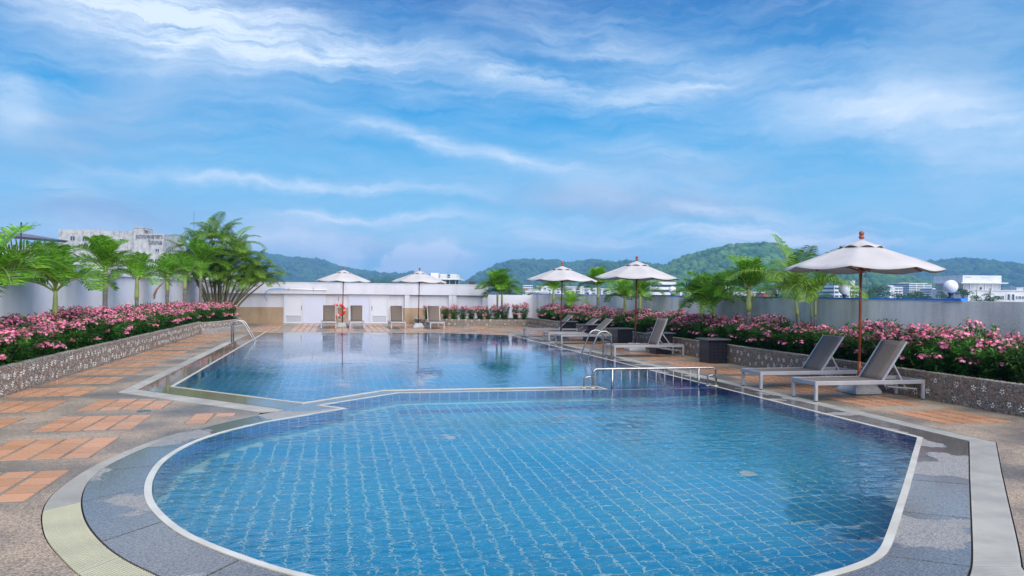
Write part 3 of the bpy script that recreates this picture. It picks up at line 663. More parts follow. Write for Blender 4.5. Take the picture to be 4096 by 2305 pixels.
# pole skimmer hung on the fascia
pk = thing('cleaning_pole', 'white pool cleaning pole with blue hose hung on the back block', 'pole', rz=A)
mb = MB(); mb.tube([(-2.4, 39.2, 1.69), (-.40, 39.2, 1.665)], .022, 8); mb.build('pole', M['white_pipe'], pk, smooth=True)
for x in (-2.2, -1.05):
    mb = MB(); mb.tube([(x, 39.258, 1.76), (x, 39.19, 1.74), (x, 39.17, 1.66), (x, 39.24, 1.63)], .008, 6); mb.build('hook', M['black'], pk)
mb = MB(); mb.tube([(-2.4, 39.2, 1.69), (-2.75, 39.2, 1.70), (-3.05, 39.2, 1.68), (-3.25, 39.2, 1.58), (-3.33, 39.2, 1.42), (-3.33, 39.2, 1.3), (-3.26, 39.2, 1.18), (-3.22, 39.2, 1.09)], .016, 8); mb.build('hose', M['hose'], pk, smooth=True)
# life ring on its hook
lx, lz = .17, .66
lr = thing('life_ring', 'red life ring with grey bands and white rope hung by the back doors', 'life ring', rz=A)
mb = MB(); ring = []
R0, r0 = .275, .072
for i in range(40):
    th = 2 * math.pi * i / 40
    for k in range(12):
        ph = 2 * math.pi * k / 12; rr = R0 + r0 * math.cos(ph); ring.append((lx + rr * math.cos(th), 39.18 + r0 * math.sin(ph) * .9, lz + rr * math.sin(th)))
mb.add(ring, [(i * 12 + k, ((i + 1) % 40) * 12 + k, ((i + 1) % 40) * 12 + (k + 1) % 12, i * 12 + (k + 1) % 12) for i in range(40) for k in range(12)])
mb.build('ring', M['red'], lr, smooth=True)
for q in range(4):
    c = R(0 + 90 * q); mb = MB(); vs = []
    for i in range(5):
        th = c - .11 + .22 * i / 4
        for k in range(12):
            ph = 2 * math.pi * k / 12; rr = R0 + (r0 + .004) * math.cos(ph); vs.append((lx + rr * math.cos(th), 39.18 + (r0 + .004) * math.sin(ph) * .9, lz + rr * math.sin(th)))
    mb.add(vs, [(i * 12 + k, (i + 1) * 12 + k, (i + 1) * 12 + (k + 1) % 12, i * 12 + (k + 1) % 12) for i in range(4) for k in range(12)]); mb.build('band', M['band'], lr, smooth=True)
mb = MB(); mb.tube([(lx, 39.2, 1.33), (lx, 39.2, .98)], .012, 6); mb.build('hanger', M['black'], lr)
mb = MB(); mb.tube([(lx, 39.14, 1.1), (lx - .12, 39.11, .95), (lx - .10, 39.11, .6), (lx - .05, 39.11, .3), (lx + .02, 39.1, .16), (lx + .12, 39.1, .24)], .009, 5)
mb.tube([(lx, 39.14, 1.1), (lx + .08, 39.11, .93), (lx - .06, 39.10, .8), (lx - .03, 39.10, .42), (lx + .22, 39.1, .30), (lx + .30, 39.1, .42)], .009, 5)
mb.tube([(lx - .14, 39.1, .92), (lx - .20, 39.1, .84), (lx - .11, 39.1, .86), (lx - .16, 39.1, .78)], .009, 5)
mb.build('rope', M['rope_white'], lr)

# ------------------------------------------------------------------ planters
def pebbles_on(path, z0, z1, outward, dens, pal, zone, parent, size=.019, name='pebbles'):
    """small stones bedded in a wall face following path"""
    rs_len = length(path); n = int(rs_len * (z1 - z0) * dens); P_ = np.array(path, float); d = np.r_[0, np.cumsum(np.hypot(*np.diff(P_, axis=0).T))]
    u = nr.uniform(0, rs_len, n); x = np.interp(u, d, P_[:, 0]); y = np.interp(u, d, P_[:, 1]); z = nr.uniform(z0 + .01, z1 - .01, n)
    idx = np.clip(np.searchsorted(d, u) - 1, 0, len(P_) - 2); dv = P_[idx + 1] - P_[idx]; dv /= np.hypot(*dv.T)[:, None]
    ok = zone(x, y); x, y, z, dv = x[ok], y[ok], z[ok], dv[ok]; n = len(x)
    nv = np.c_[dv[:, 1], -dv[:, 0]] * outward
    th = nr.uniform(0, math.pi, n); a = nr.uniform(.7, 1.25, n) * size; b = a * nr.uniform(.55, .9, n)
    k = 6; V = np.zeros((n, k + 1, 3))
    for i in range(k):
        ph = 2 * math.pi * i / k; lu = a * math.cos(ph); lv = b * math.sin(ph); hu = lu * np.cos(th) - lv * np.sin(th); hv = lu * np.sin(th) + lv * np.cos(th)
        V[:, i, 0] = x + dv[:, 0] * hu; V[:, i, 1] = y + dv[:, 1] * hu; V[:, i, 2] = z + hv
    V[:, :k, 0] += nv[:, 0:1] * .001; V[:, :k, 1] += nv[:, 1:2] * .001
    V[:, k, 0] = x + nv[:, 0] * .011; V[:, k, 1] = y + nv[:, 1] * .011; V[:, k, 2] = z
    F = np.array([[i, (i + 1) % k, k] for i in range(k)]); FF_ = (F[None] + (np.arange(n) * (k + 1))[:, None, None]).reshape(-1, 3)
    mi = np.repeat(nr.choice(len(pal), n, p=pal_p(len(pal))), k)
    me = quads_mesh(name, V.reshape(-1, 3), FF_, pal, mi); obj(name, me, parent, kind='stuff')
def pal_p(n):
    p = np.array([.24, .20, .22, .12, .22][:n]); return p / p.sum()
def flowers_on(path, outward, parent, zmin=.04, zmax=.38, pitch=.22, zone=None, sc_=1.0):
    """white pebble daisies set in rows"""
    V = []; F = []
    P_ = np.array(path, float); d = np.r_[0, np.cumsum(np.hypot(*np.diff(P_, axis=0).T))]
    rows = 2
    for r in range(rows):
        z = zmin + .07 + r * .18
        u = .1 + (r % 2) * pitch / 2
        while u < d[-1] - .05:
            if rng.random() < .18: u += pitch; continue
            uu = u + rng.uniform(-.05, .05); x = np.interp(uu, d, P_[:, 0]); y = np.interp(uu, d, P_[:, 1]); i = min(np.searchsorted(d, uu) - 1, len(P_) - 2); i = max(i, 0)
            dv = P_[i + 1] - P_[i]; dv = dv / np.hypot(*dv); nv = np.array([dv[1], -dv[0]]) * outward; zz = z + rng.uniform(-.04, .04); sc_ = rng.uniform(.75, 1.1); ph0 = rng.uniform(0, 6)
            cl_ = [(0, 0, .010 * sc_)] if rng.random() < .4 else []
            for q in range(5):
                a_ = ph0 + q * 2 * math.pi / 5; cl_.append((math.cos(a_) * .034 * sc_, math.sin(a_) * .034 * sc_, .0155 * sc_))
            for (hx, hz, rr) in cl_:
                o_ = len(V); an = math.atan2(hz, hx)
                for q in range(6):
                    b_ = 2 * math.pi * q / 6; lu = math.cos(b_) * rr * 1.25; lv = math.sin(b_) * rr * .8; a1 = lu * math.cos(an) - lv * math.sin(an); b1 = lu * math.sin(an) + lv * math.cos(an)
                    V.append((x + dv[0] * (hx + a1) + nv[0] * .003, y + dv[1] * (hx + a1) + nv[1] * .003, zz + hz + b1))
                V.append((x + dv[0] * hx + nv[0] * .019, y + dv[1] * hx + nv[1] * .019, zz + hz))
                F += [(o_ + q, o_ + (q + 1) % 6, o_ + 6) for q in range(6)]
            u += pitch
    me = quads_mesh('shell_flowers', np.array(V), np.array(F), [M['shell']]); obj('shell_flowers', me, parent, kind='stuff')
def rim_stones(path, inward, z, parent, th=.12):
    P_ = np.array(path, float); n = int(length(path) / .035); rs_ = resample(path, n)
    V = []; F = []
    for i in range(n - 1):
        d = rs_[i + 1] - rs_[i]; d = d / (np.hypot(*d) + 1e-9); nv = np.array([d[1], -d[0]])
        for q in range(2):
            c = rs_[i] - nv * inward * (.022 + q * .06 + rng.uniform(-.01, .01)); a_ = rng.uniform(.015, .022); o_ = len(V); zz = z + rng.uniform(-.004, .004)
            for k in range(6):
                b_ = 2 * math.pi * k / 6; V.append((c[0] + a_ * math.cos(b_), c[1] + a_ * math.sin(b_) * 1.3, zz - .004))
            V.append((c[0], c[1], zz + .014)); F += [(o_ + k, o_ + (k + 1) % 6, o_ + 6) for k in range(6)]
    me = quads_mesh('rim_stones', np.array(V), np.array(F), [M['shell_rim']]); obj('rim_stones', me, parent, kind='stuff')
M['shell_rim'] = pmat('rim_pebble', (.42, .39, .34), .6, col2=(.22, .19, .15), nscale=14)
M['shell_rim_dark'] = M['shell_rim']
pal_dark = [M['peb%d' % k] for k in range(5)]
pal_light = [M['peb3'], M['peb1'], M['peb0'], pmat('pebble', (.46, .43, .40), .5), M['peb4']]
def planter(name, label, front, back, top, pal, bed, outward, zone, dens=1500, fl=True, flp=.22, step=None):
    """front: face polyline; back: polyline along the wall, same direction"""
    r = thing(name, label, 'planter', rz=A)
    mb = MB(); inner = [(p[0] + (b[0] - p[0]) * .12 / max(.12, math.hypot(b[0] - p[0], b[1] - p[1])), p[1] + (b[1] - p[1]) * .12 / max(.12, math.hypot(b[0] - p[0], b[1] - p[1]))) for p, b in zip(front, back)]
    n = len(front)
    for i in range(n - 1):
        f0, f1, i0, i1_ = front[i], front[i + 1], inner[i], inner[i + 1]
        mb.add([(*f0, -.02), (*f1, -.02), (*f1, top), (*f0, top), (*i0, top), (*i1_, top), (*i0, top - .12), (*i1_, top - .12)], [(0, 1, 2, 3), (3, 2, 5, 4), (4, 5, 7, 6)])
    mb.build('wall', bed, r)
    mb = MB()
    for i in range(n - 1):
        mb.add([(*inner[i], top - .07), (*inner[i + 1], top - .07), (*back[i + 1], top - .05), (*back[i], top - .05)], [(0, 1, 2, 3)])
    mb.build('soil', M['soil'], r)
    pebbles_on(front, 0, top, outward, dens, pal, zone, r)
    if fl: flowers_on(front, outward, r, pitch=flp)
    rim_stones(front, outward, top, r)
    return r
tt = lambda a, b, st_: list(np.arange(a, b, st_)) + [b]
planter('planter', 'long raised planter faced in pale and brown pebbles under the left palms', [(-4.74, t) for t in tt(4, 29.9, 2)], [(-6.28, t) for t in tt(4, 29.9, 2)], .435, pal_light, M['pebble_bed_pale'], 1, lambda x, y: y > 10, 1900, flp=.19)
fr2 = [(-4.74, 29.93), (-4.45, 30.6), (-4.15, 31.7), (-3.95, 33.0), (-3.82, 34.2), (-3.95, 35.2), (-4.3, 36.2), (-4.5, 38.0), (-4.55, 39.2)]
bk2 = [(-6.28, 29.93), (-6.28, 30.6), (-6.28, 31.7), (-6.28, 33.0), (-6.28, 34.2), (-6.28, 35.2), (-6.28, 36.2), (-6.28, 38.0), (-6.28, 39.2)]
p2 = planter('planter', 'rounded pebble-faced planter end with a low step below the areca clump', fr2, bk2, .40, pal_light, M['pebble_bed_pale'], 1, lambda x, y: y > 10, 1500, flp=.3)
mb = MB(); st2 = [(p[0] + .2, p[1]) for p in fr2[:6]]; q2 = [(p[0] - .05, p[1]) for p in fr2[:6]]; mb.prism(st2 + q2[::-1], -.02, .15); mb.build('step', M['pebble_bed_pale'], p2)
planter('planter', 'long raised planter of dark river pebbles behind the right-hand loungers', [(9.05, t) for t in tt(2, 35.9, 2)], [(10.48, t) for t in tt(2, 35.9, 2)], .43, pal_dark, M['pebble_bed'], -1, lambda x, y: y > 6, 1900, flp=.24)
fr3 = [(3.95, 39.2), (3.82, 37.4), (3.95, 36.7), (4.4, 36.35), (5.3, 36.2), (7.0, 36.0), (9.05, 35.93)]
bk3 = [(4.9, 39.2), (5.0, 39.2), (5.1, 39.2), (5.4, 39.2), (6.0, 39.2), (8.2, 40.5), (10.45, 40.5)]
planter('planter', 'low curved pebble planter against the back wall, below the twin palms', fr3, bk3, .31, pal_dark, M['pebble_bed'], 1, lambda x, y: y > 0, 900, flp=.3)

# ------------------------------------------------------------------ oleander bushes
def make_bush(seed, hgt, n_st, n_cl, leafy=1.0, spread=.36):
    r = np.random.RandomState(seed); LV = []; LF = []; LM = []; FV = []; FF_ = []; sb = MB()
    tips = []
    for i in range(n_st):
        a = r.uniform(0, 2 * math.pi); rad = spread * math.sqrt(r.uniform(0, 1)); lean = Vector((math.cos(a) * rad, math.sin(a) * rad, 0)); h = hgt * r.uniform(.62, 1.0) * (1 - .25 * (rad / spread) ** 2)
        b0 = lean * .25; top = lean + Vector((0, 0, h)); mid = lean * .55 + Vector((0, 0, h * .5))
        if i % 2 == 0: sb.tube([b0, mid, top], [.008, .006, .004], 4, cap=False)
        tips.append(top)
        nl = int(20 * leafy)
        for k in range(nl):
            u = .12 + .88 * (k / nl) + r.uniform(-.02, .02); p = b0 * (1 - u) ** 2 + mid * 2 * u * (1 - u) + top * u * u
            for w in range(3):
                th = k * 1.1 + w * 2.094 + r.uniform(-.4, .4); ev = math.radians(r.uniform(5, 55) if u > .75 else r.uniform(-15, 35)); L_ = r.uniform(.10, .17)
                d = Vector((math.cos(th) * math.cos(ev), math.sin(th) * math.cos(ev), math.sin(ev))); sd = d.cross(Vector((0, 0, 1))).normalized() * L_ * r.uniform(.075, .11)
                dr = Vector((0, 0, -L_ * .22)); o_ = len(LV)
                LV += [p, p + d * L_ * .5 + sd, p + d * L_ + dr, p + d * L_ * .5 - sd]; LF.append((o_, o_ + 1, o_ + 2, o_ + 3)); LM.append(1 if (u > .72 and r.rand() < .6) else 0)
    tips.sort(key=lambda q: -q.z)
    cl = tips[:n_cl] if n_cl <= len(tips) else tips
    cl = [c - Vector((0, 0, r.uniform(0, .10))) for c in cl] + [Vector((q_.x * 1.12, q_.y * 1.12, q_.z * r.uniform(.55, .85))) for q_ in tips[-3:]]
    for c in cl:
        for k in range(14):
            q = c + Vector((r.normal(0, .044), r.normal(0, .044), r.uniform(-.02, .055))); nrm = (q - c + Vector((0, 0, .03))).normalized(); e1_ = nrm.orthogonal().normalized(); e2_ = nrm.cross(e1_)
            for w in range(5):
                th = w * 2 * math.pi / 5; d = e1_ * math.cos(th) + e2_ * math.sin(th); s_ = nrm.cross(d) * .010; o_ = len(FV)
                FV += [q, q + d * .016 + s_ + nrm * .004, q + d * .027 + nrm * .002, q + d * .016 - s_ + nrm * .004]; FF_.append((o_, o_ + 1, o_ + 2, o_ + 3))
    return (quads_mesh('foliage', np.array(LV), np.array(LF), [M['leaf'], M['leaf_pale']], LM), quads_mesh('blossoms', np.array(FV), np.array(FF_), [M['petal']]), sb.mesh('stems', M['stem']))
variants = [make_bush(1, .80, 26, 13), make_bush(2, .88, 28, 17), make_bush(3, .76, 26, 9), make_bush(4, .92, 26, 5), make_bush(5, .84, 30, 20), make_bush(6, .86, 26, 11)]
def put_bush(s, t, z, v, scl, label, group):
    x, y = W(s, t); r = thing('oleander_bush', label, 'bush', (x, y, z), rng.uniform(0, 6.28), group); r.scale = (scl[0], scl[0], scl[1])
    for nm, me in zip(('foliage', 'blossoms', 'stems'), variants[v]):
        obj(nm, me, r)
gl = 'pink oleander bushes massed in the long left planter'
t = 9.2
while t < 29.6:
    put_bush(-5.05 + rng.uniform(-.06, .06), t, .37, rng.choice([0, 2, 3, 0, 5]), (rng.uniform(.95, 1.12), rng.uniform(.72, .86)), 'pink oleander bush in the front row of the left planter hedge', gl + ', front row')
    put_bush(-5.55 + rng.uniform(-.08, .08), t + .2, .37, rng.choice([0, 1, 4, 4, 1, 5]), (rng.uniform(1, 1.15), rng.uniform(.9, 1.04)), 'pink oleander bush in the back row of the left planter hedge', gl + ', back row')
    t += .47
t = 30.0
while t < 36.0:
    s_ = np.interp(t, [30, 31.7, 34.2, 35.2, 38], [-4.75, -4.4, -4.1, -4.2, -4.8])
    put_bush(s_ - .3, t, .34, rng.choice([0, 2, 5, 1]), (1.05, rng.uniform(.85, .95)), 'pink oleander bush below the areca clump in the left corner', 'pink oleander bushes below the areca clump')
    put_bush(s_ - .95, t + .2, .34, rng.choice([1, 4, 5]), (1.1, rng.uniform(.92, 1.05)), 'pink oleander bush below the areca clump in the left corner', 'pink oleander bushes below the areca clump')
    t += .55
gr_ = 'pink oleander bushes massed in the long right planter'
t = 6.4
while t < 35.2:
    tall = 1.08 if t < 12 else 1.0
    if not (10.2 < t < 11.0 and rng.random() < .4):
        put_bush(9.45 + rng.uniform(-.06, .06), t, .36, rng.choice([0, 2, 3, 2, 3]), (rng.uniform(.9, 1.08), rng.uniform(.68, .82) * tall), 'pink oleander bush in the front row of the right planter hedge', gr_ + ', front row')
    put_bush(9.92 + rng.uniform(-.08, .08), t + .22, .36, rng.choice([0, 1, 4, 3, 5]), (rng.uniform(.92, 1.08), rng.uniform(.84, .98) * tall), 'pink oleander bush in the back row of the right planter hedge', gr_ + ', back row')
    t += .50
for i in range(9):
    put_bush(4.35 + i * .42, 36.8 + rng.uniform(-.12, .12), .25, [0, 2, 5, 1, 0, 5, 1, 2, 4][i], (rng.uniform(.82, .95), rng.uniform(.88, 1.02)), 'pink oleander bush in the short hedge of the low back planter', 'pink oleander bushes of the low back planter')
for i, (s_, lab) in enumerate([(8.15, 'separate oleander bush just right of the twin palms'), (8.68, 'separate oleander bush with a gap either side, between twin palms and right hedge'), (9.12, 'last separate oleander bush before the right hedge begins')]):
    put_bush(s_, 36.9, .25, [5, 0, 1][i], (.85, 1.08), lab, 'separate oleander bushes in the low back planter')

# ------------------------------------------------------------------ palms
def frond_mesh(name, Lf, e0, bend, nl, leafL, leafW, vee, mat, droop=.25, start=.16, seed=0, twist=0):
    """an arching pinnate leaf growing in +X from the origin; leaflets each a folded blade"""
    r = np.random.RandomState(seed); n = 22; pts = []; dirs = []; p = Vector((0, 0, 0)); sgm = Lf / n
    for i in range(n + 1):
        u = i / n; e = e0 - bend * (u ** 1.25); d = Vector((math.cos(e), math.sin(twist * u) * .3, math.sin(e))).normalized(); pts.append(p.copy()); dirs.append(d); p = p + d * sgm
    rb = MB(); rb.tube(pts, [.014 * (1 - .8 * i / n) + .002 for i in range(n + 1)], 5)
    V = []; F = []
    for k in range(nl):
        u = start + (1 - start) * (k + .5) / nl; f = u * n; i = min(int(f), n - 1); q = pts[i].lerp(pts[i + 1], f - i); T = dirs[i]
        side0 = Vector((0, 1, 0)); Nn = T.cross(side0).normalized() * -1
        if Nn.z < 0: Nn = -Nn
        ll = leafL * (math.sin(math.pi * min(1, (.10 + .86 * (u - start) / (1 - start)) ** .8)) * .75 + .25) * r.uniform(.9, 1.08)
        for sgn in (-1, 1):
            fw = math.radians(38 + 34 * u + r.uniform(-6, 6)); v = vee * r.uniform(.7, 1.2)
            d = (T * math.cos(fw) + side0 * sgn * math.sin(fw) + Nn * v).normalized()
            w = leafW * r.uniform(.85, 1.1); wv = (T.cross(d)).normalized().cross(d).normalized() * w * .5
            wv = (Nn.cross(d)).normalized() * w * .5
            g_ = Vector((0, 0, -1)); a = q; b = q + d * ll * .4 + g_ * ll * droop * .10; c = q + d * ll * .75 + g_ * ll * droop * .42; e_ = q + d * ll + g_ * ll * droop * 1.0
            o_ = len(V); V += [a - wv * .4, a + wv * .4, b + wv, b - wv, c + wv * .8, c - wv * .8, e_ + wv * .08, e_ - wv * .08]
            F += [(o_, o_ + 1, o_ + 2, o_ + 3), (o_ + 3, o_ + 2, o_ + 4, o_ + 5), (o_ + 5, o_ + 4, o_ + 6, o_ + 7)]
    rbn = len(rb.v); 
    rb.v += [tuple(v) for v in V]; rb.f += [tuple(i + rbn for i in f) for f in F]; rb.mi += [1] * len(F)
    return rb.mesh(name, [M['rachis'], mat])
Fm = {}
def fset(key, mat, Lf, leafL, leafW, nl, vee, droop):
    Fm[key] = [frond_mesh('frond', Lf * q[0], R(q[1]), R(q[2]), nl, leafL, leafW, vee, mat, droop, seed=i) for i, q in enumerate([(1.0, 82, 70), (1.02, 70, 92), (1.0, 60, 105), (1.0, 50, 112), (.95, 38, 108), (.85, 84, 30)])]
fset('bottle', M['frond'], 1.30, .60, .028, 40, .52, .24)
fset('young', M['frond_yellow'], .85, .36, .030, 22, .4, .2)
fset('areca', M['frond_dark'], 1.75, .52, .026, 42, .40, .50)
dead = frond_mesh('dead_frond', .75, R(-35), R(55), 26, .34, .03, .2, M['frond_dead'], .5, seed=9)
def palm(label, s, t, zt, size, lean=(0, 0), key='bottle', nf=9,  zbase=.33, shaft=.42, rad=.055, az0=None, gshade=None, group='palms in the raised planters', name='palm_tree', order=None, thin=False):
    x, y = W(s, t); r = thing(name, label, 'palm tree', (x, y, zbase), rng.uniform(0, 6.28) if az0 is None else az0, group)
    h = zt - zbase
    lv = Vector((lean[0], lean[1], 0)); inv = Matrix.Rotation(-r.rotation_euler.z, 3, 'Z')
    lv = inv @ lv
    n = 14; pts = [lv * ((1 - i / n) ** 1.6) + Vector((0, 0, h * i / n)) for i in range(n + 1)]
    cut_ = max(3, int(n * (1 - shaft / max(h, .5))))
    mb = MB(); rr = [rad * (1.35 - .45 * min(1, i / 4)) * (1 + .06 * (i % 2)) for i in range(cut_ + 1)]
    mb.tube(pts[:cut_ + 1], rr, 10); mb.build('trunk', M['trunk'], r, smooth=True)
    mb = MB(); seg = pts[cut_:]; m2 = len(seg); mb.tube(seg + [seg[-1] + Vector((0, 0, .12))], [rad * (.98 if i == 0 else 1.12 - .5 * (i / m2) ** 2) for i in range(m2)] + [rad * .4], 10); mb.build('crownshaft', M['crownshaft'], r, smooth=True)
    k0 = rng.uniform(0, 6.28)
    if key == 'bottle': nf += 3
    for i in range(nf):
        q = order[i % len(order)] if order else [5, 0, 1, 2, 3, 1, 2, 3, 4, 2, 3, 4][i % 12]
        o = obj('frond', Fm[key][q], r, loc=(0, 0, h - .02)); o.rotation_euler = (rng.uniform(-.06, .06), 0, k0 + i * 2.399 + rng.uniform(-.25, .25)); sc__ = size * rng.uniform(.9, 1.08); o.scale = (sc__, sc__, sc__)
    return r
def P_at(x, y, s): return at_s(x, y, s)
PL = [
 ('leafy palm at the left edge of the picture, its trunk outside the frame', None, 1.30, 1.05, 12, .055),
 ('palm with a slim green trunk nearest the left edge', (222, 1167), 0, .98, 10, .05),
 ('grey-trunked palm with fronds hanging in front of the left wall, second visible trunk', (422, 1085), 0, .84, 11, .062),
 ('small palm with a green and grey trunk under the old hotel lettering', (548, 1122), 0, .76, 9, .060),
 ('palm with a dead orange frond hanging from its crown', (670, 1112), 0, .76, 9, .062),
 ('yellow-green palm between the dead-frond palm and the tall corner palm', (740, 1105), 0, .78, 9, .065),
 ('tall dark-crowned palm left of the areca clump', (803, 1105), 0, 1.15, 11, .07)]
for i, (lab, px, zt, size, nf, rad) in enumerate(PL):
    if px is None: s_, t_, z_ = P_at(-45, 1150, -5.55)
    else: s_, t_, z_ = P_at(px[0], px[1], -5.55)
    if i == 6: z_ += .25
    p_ = palm(lab, s_, t_, z_, size, nf=nf, rad=rad, shaft=.55 if i in (1,) else .45, group='palms in the left planter', order=[1, 2, 3, 2, 4, 3, 1, 2, 0, 3, 2, 4] if px is None else None)
    if i == 4:
        o = obj('dead_frond', dead, p_, loc=(0, 0, z_ - .40)); o.rotation_euler = (0, 0, R(215) - p_.rotation_euler.z)
PR = [
 ('left of the twin palms growing from one spot in the back planter', (1990, 1162), 't', 1.05, 12, .05, 'bottle'),
 ('right of the twin palms growing from one spot in the back planter', (2008, 1179), 't', .95, 12, .05, 'bottle'),
 ('palm half hidden under the left edge of the far right parasol', (2214, 1162), 9.75, .72, 10, .06, 'bottle'),
 ('small yellow-green young palm beside the far right parasol pole', (2282, 1222), 9.75, 1.0, 9, .03, 'young'),
 ('palm between the two middle right-hand parasols', (2393, 1150), 9.75, .74, 12, .06, 'bottle'),
 ('palm with a grey trunk just left of the middle parasol pole', (2500, 1196), 9.75, .66, 11, .055, 'bottle'),
 ('palm just right of the middle parasol pole', (2560, 1188), 9.75, .68, 11, .05, 'bottle'),
 ('slim palm left in the pair before the striped building', (2805, 1214), 9.75, .74, 12, .04, 'bottle'),
 ('green-trunked palm right in the pair, beside the thick pale-shafted palm', (2854, 1227), 9.75, .86, 12, .045, 'bottle'),
 ('thick palm with a pale green shaft above grey trunk, left of the leaning areca', (2995, 1165), 9.75, .82, 14, .062, 'bottle')]
for lab, px, s_, size, nf, rad, key in PR:
    if s_ == 't': s_, t_, z_ = at_t(px[0], px[1], 37.4)
    else: s_, t_, z_ = P_at(px[0], px[1], s_)
    palm(lab, s_, t_, z_, size, nf=nf, rad=rad, key=key, group='palms in the right and back planters')
# areca with a leaning ringed trunk, and its thin neighbours
s_, t_, z_ = P_at(3184, 1202, 9.5)
palm('tall areca palm with a leaning ringed trunk beside the nearest parasol', s_, t_, z_, .95, lean=(.24, .0), key='areca', nf=8, rad=.038, shaft=.3, group='areca palms by the nearest parasol', name='areca_palm')
for px, lab in (((3246, 1215), 'thin pale areca stem left in the pair behind the nearest parasol'), ((3262, 1205), 'thin areca stem right in the pair, its frond drooping behind the parasol pole')):
    s_, t_, z_ = P_at(px[0], px[1], 9.9)
    palm(lab, s_, t_, z_, .80, key='areca', nf=5, rad=.022, shaft=.25, group='areca palms by the nearest parasol', name='areca_palm', order=[0, 2, 3, 1, 3])
# the areca clump in the left corner
cs, ct, cz = -5.05, 36.2, .32
x, y = W(cs, ct); ar_ = thing('areca_clump', 'tall clump of many-stemmed areca palms in the back left corner', 'palm clump', (x, y, cz), A)
CL = [(-1.25, .1, 2.9, 1.0), (-.8, -.2, 3.5, 1.05), (-.3, .2, 4.2, 1.05), (.15, -.1, 4.15, 1.05), (.6, .1, 3.75, 1.05), (1.05, -.2, 2.9, 1.0), (1.5, .1, 2.45, .95), (1.8, .2, 2.0, .9), (-.1, .5, 2.7, 1.0), (.35, -.5, 2.1, .95), (.85, .4, 1.8, .95), (-.6, -.4, 2.0, .95), (1.3, -.4, 1.75, .9), (-.95, .4, 2.2, .9), (.1, .1, 1.7, .9), (.5, .0, 2.6, 1.0), (1.15, .1, 2.3, .95), (-.3, .3, 2.4, .95), (.8, -.3, 3.2, 1.0), (1.5, -.2, 1.9, .95), (-.5, .1, 3.1, 1.0)]
for i, (dx, dy, ln, sz) in enumerate(CL):
    n = 10; b0 = Vector((dx * .30, dy * .4, 0))
    pts = [b0 + Vector((dx * .75 * (u ** 1.5), dy * u, ln * .80 * u)) for u in [k / n for k in range(n + 1)]]
    mb = MB(); mb.tube(pts, [.050 - .022 * k / n for k in range(n + 1)], 7); st_ = mb.build('stem', M['cane'], ar_, smooth=True)
    for k in range(9):
        q = [5, 1, 2, 3, 0, 2, 3, 4, 3][k]
        o = obj('frond', Fm['areca'][q], st_, loc=tuple(pts[-1])); o.rotation_euler = (rng.uniform(-.1, .1), 0, i + k * 2.399 + rng.uniform(-.3, .3)); f_ = sz * rng.uniform(.72, .98); o.scale = (f_,) * 3

# ------------------------------------------------------------------ loungers
def make_lounger(ang):
    r = thing('sun_lounger', 'x', 'sun lounger', group='sun loungers around the pool')
    Lx, Wd, zt = 1.93, .64, .31                         # foot end at x=0, head end at x=Lx; y across
    fr = MB()
    for y0 in (0, Wd - .035): fr.box(0, Lx, y0, y0 + .035, zt - .062, zt)
    fr.box(.0, .04, .0352, Wd - .0352, zt - .062, zt - .001); fr.box(Lx - .04, Lx, .0352, Wd - .0352, zt - .062, zt - .001); fr.box(1.16, 1.19, .0352, Wd - .0352, zt - .055, zt - .02)
    bevel(fr.build('frame', M['alu'], r), .004)
    for lx_ in (.002, Lx - .047):
        for ly in (.0, Wd - .045):
            mb = MB(); mb.box(lx_, lx_ + .045, ly + .0, ly + .045, .012, zt - .063); lg = bevel(mb.build('leg', M['alu'], r), .004)
            mb = MB(); mb.box(lx_ + .004, lx_ + .041, ly + .004, ly + .041, 0, .0118); mb.build('foot_pad', M['rubber'], lg)
    mb = MB(); mb.box(.042, 1.19, .037, Wd - .037, zt - .014, zt - .004); mb.build('seat', M['sling'], r)
    Lb = .74; a = ang; hx = 1.195; c_, s_ = math.cos(a), math.sin(a)
    bk = MB(); n = 8; w0, w1 = .06, Wd - .06
    vs = []
    for i in range(n + 1):
        u = i / n; px_ = hx + c_ * Lb * u; pz = zt - .01 + s_ * Lb * u
        for v in range(5):
            yy = w0 + (w1 - w0) * v / 4; sag = -.012 * math.sin(math.pi * v / 4); vs.append((px_ - s_ * sag * -1, yy, pz + c_ * sag))
    fs = [(i * 5 + v, i * 5 + v + 1, (i + 1) * 5 + v + 1, (i + 1) * 5 + v) for i in range(n) for v in range(4)]
    bk.add(vs, fs); o = bk.build('backrest', M['sling'], r, smooth=True); sm = o.modifiers.new('s', 'SOLIDIFY'); sm.thickness = .008
    bf = MB()
    for yy in (w0 - .012, w1 + .012): bf.bar((hx, yy, zt - .012), (hx + c_ * Lb, yy, zt - .012 + s_ * Lb), .026, .03)
    bf.bar((hx + c_ * (Lb - .015), w0, zt - .012 + s_ * (Lb - .015)), (hx + c_ * (Lb - .015), w1, zt - .012 + s_ * (Lb - .015)), .024, .024)
    bf.build('backrest_frame', M['alu'], o)
    stt = MB(); top = (hx + c_ * .36, 0, zt - .03 + s_ * .36)
    for yy in (.075, Wd - .075): stt.bar((top[0], yy, top[2]), (top[0] + .25 + (.12 if a > 1 else 0), yy, zt - .16), .016, .022)
    stt.bar((top[0] + .25 + (.12 if a > 1 else 0), .07, zt - .16), (top[0] + .25 + (.12 if a > 1 else 0), Wd - .07, zt - .16), .016, .016); stt.build('support_strut', M['alu'], r)
    rk = MB()
    for yy in (.055, Wd - .055): rk.bar((1.3, yy, zt - .10), (1.82, yy, zt - .145), .012, .02)
    rk.build('ratchet_rail', M['alu'], r)
    return r
protos = {}
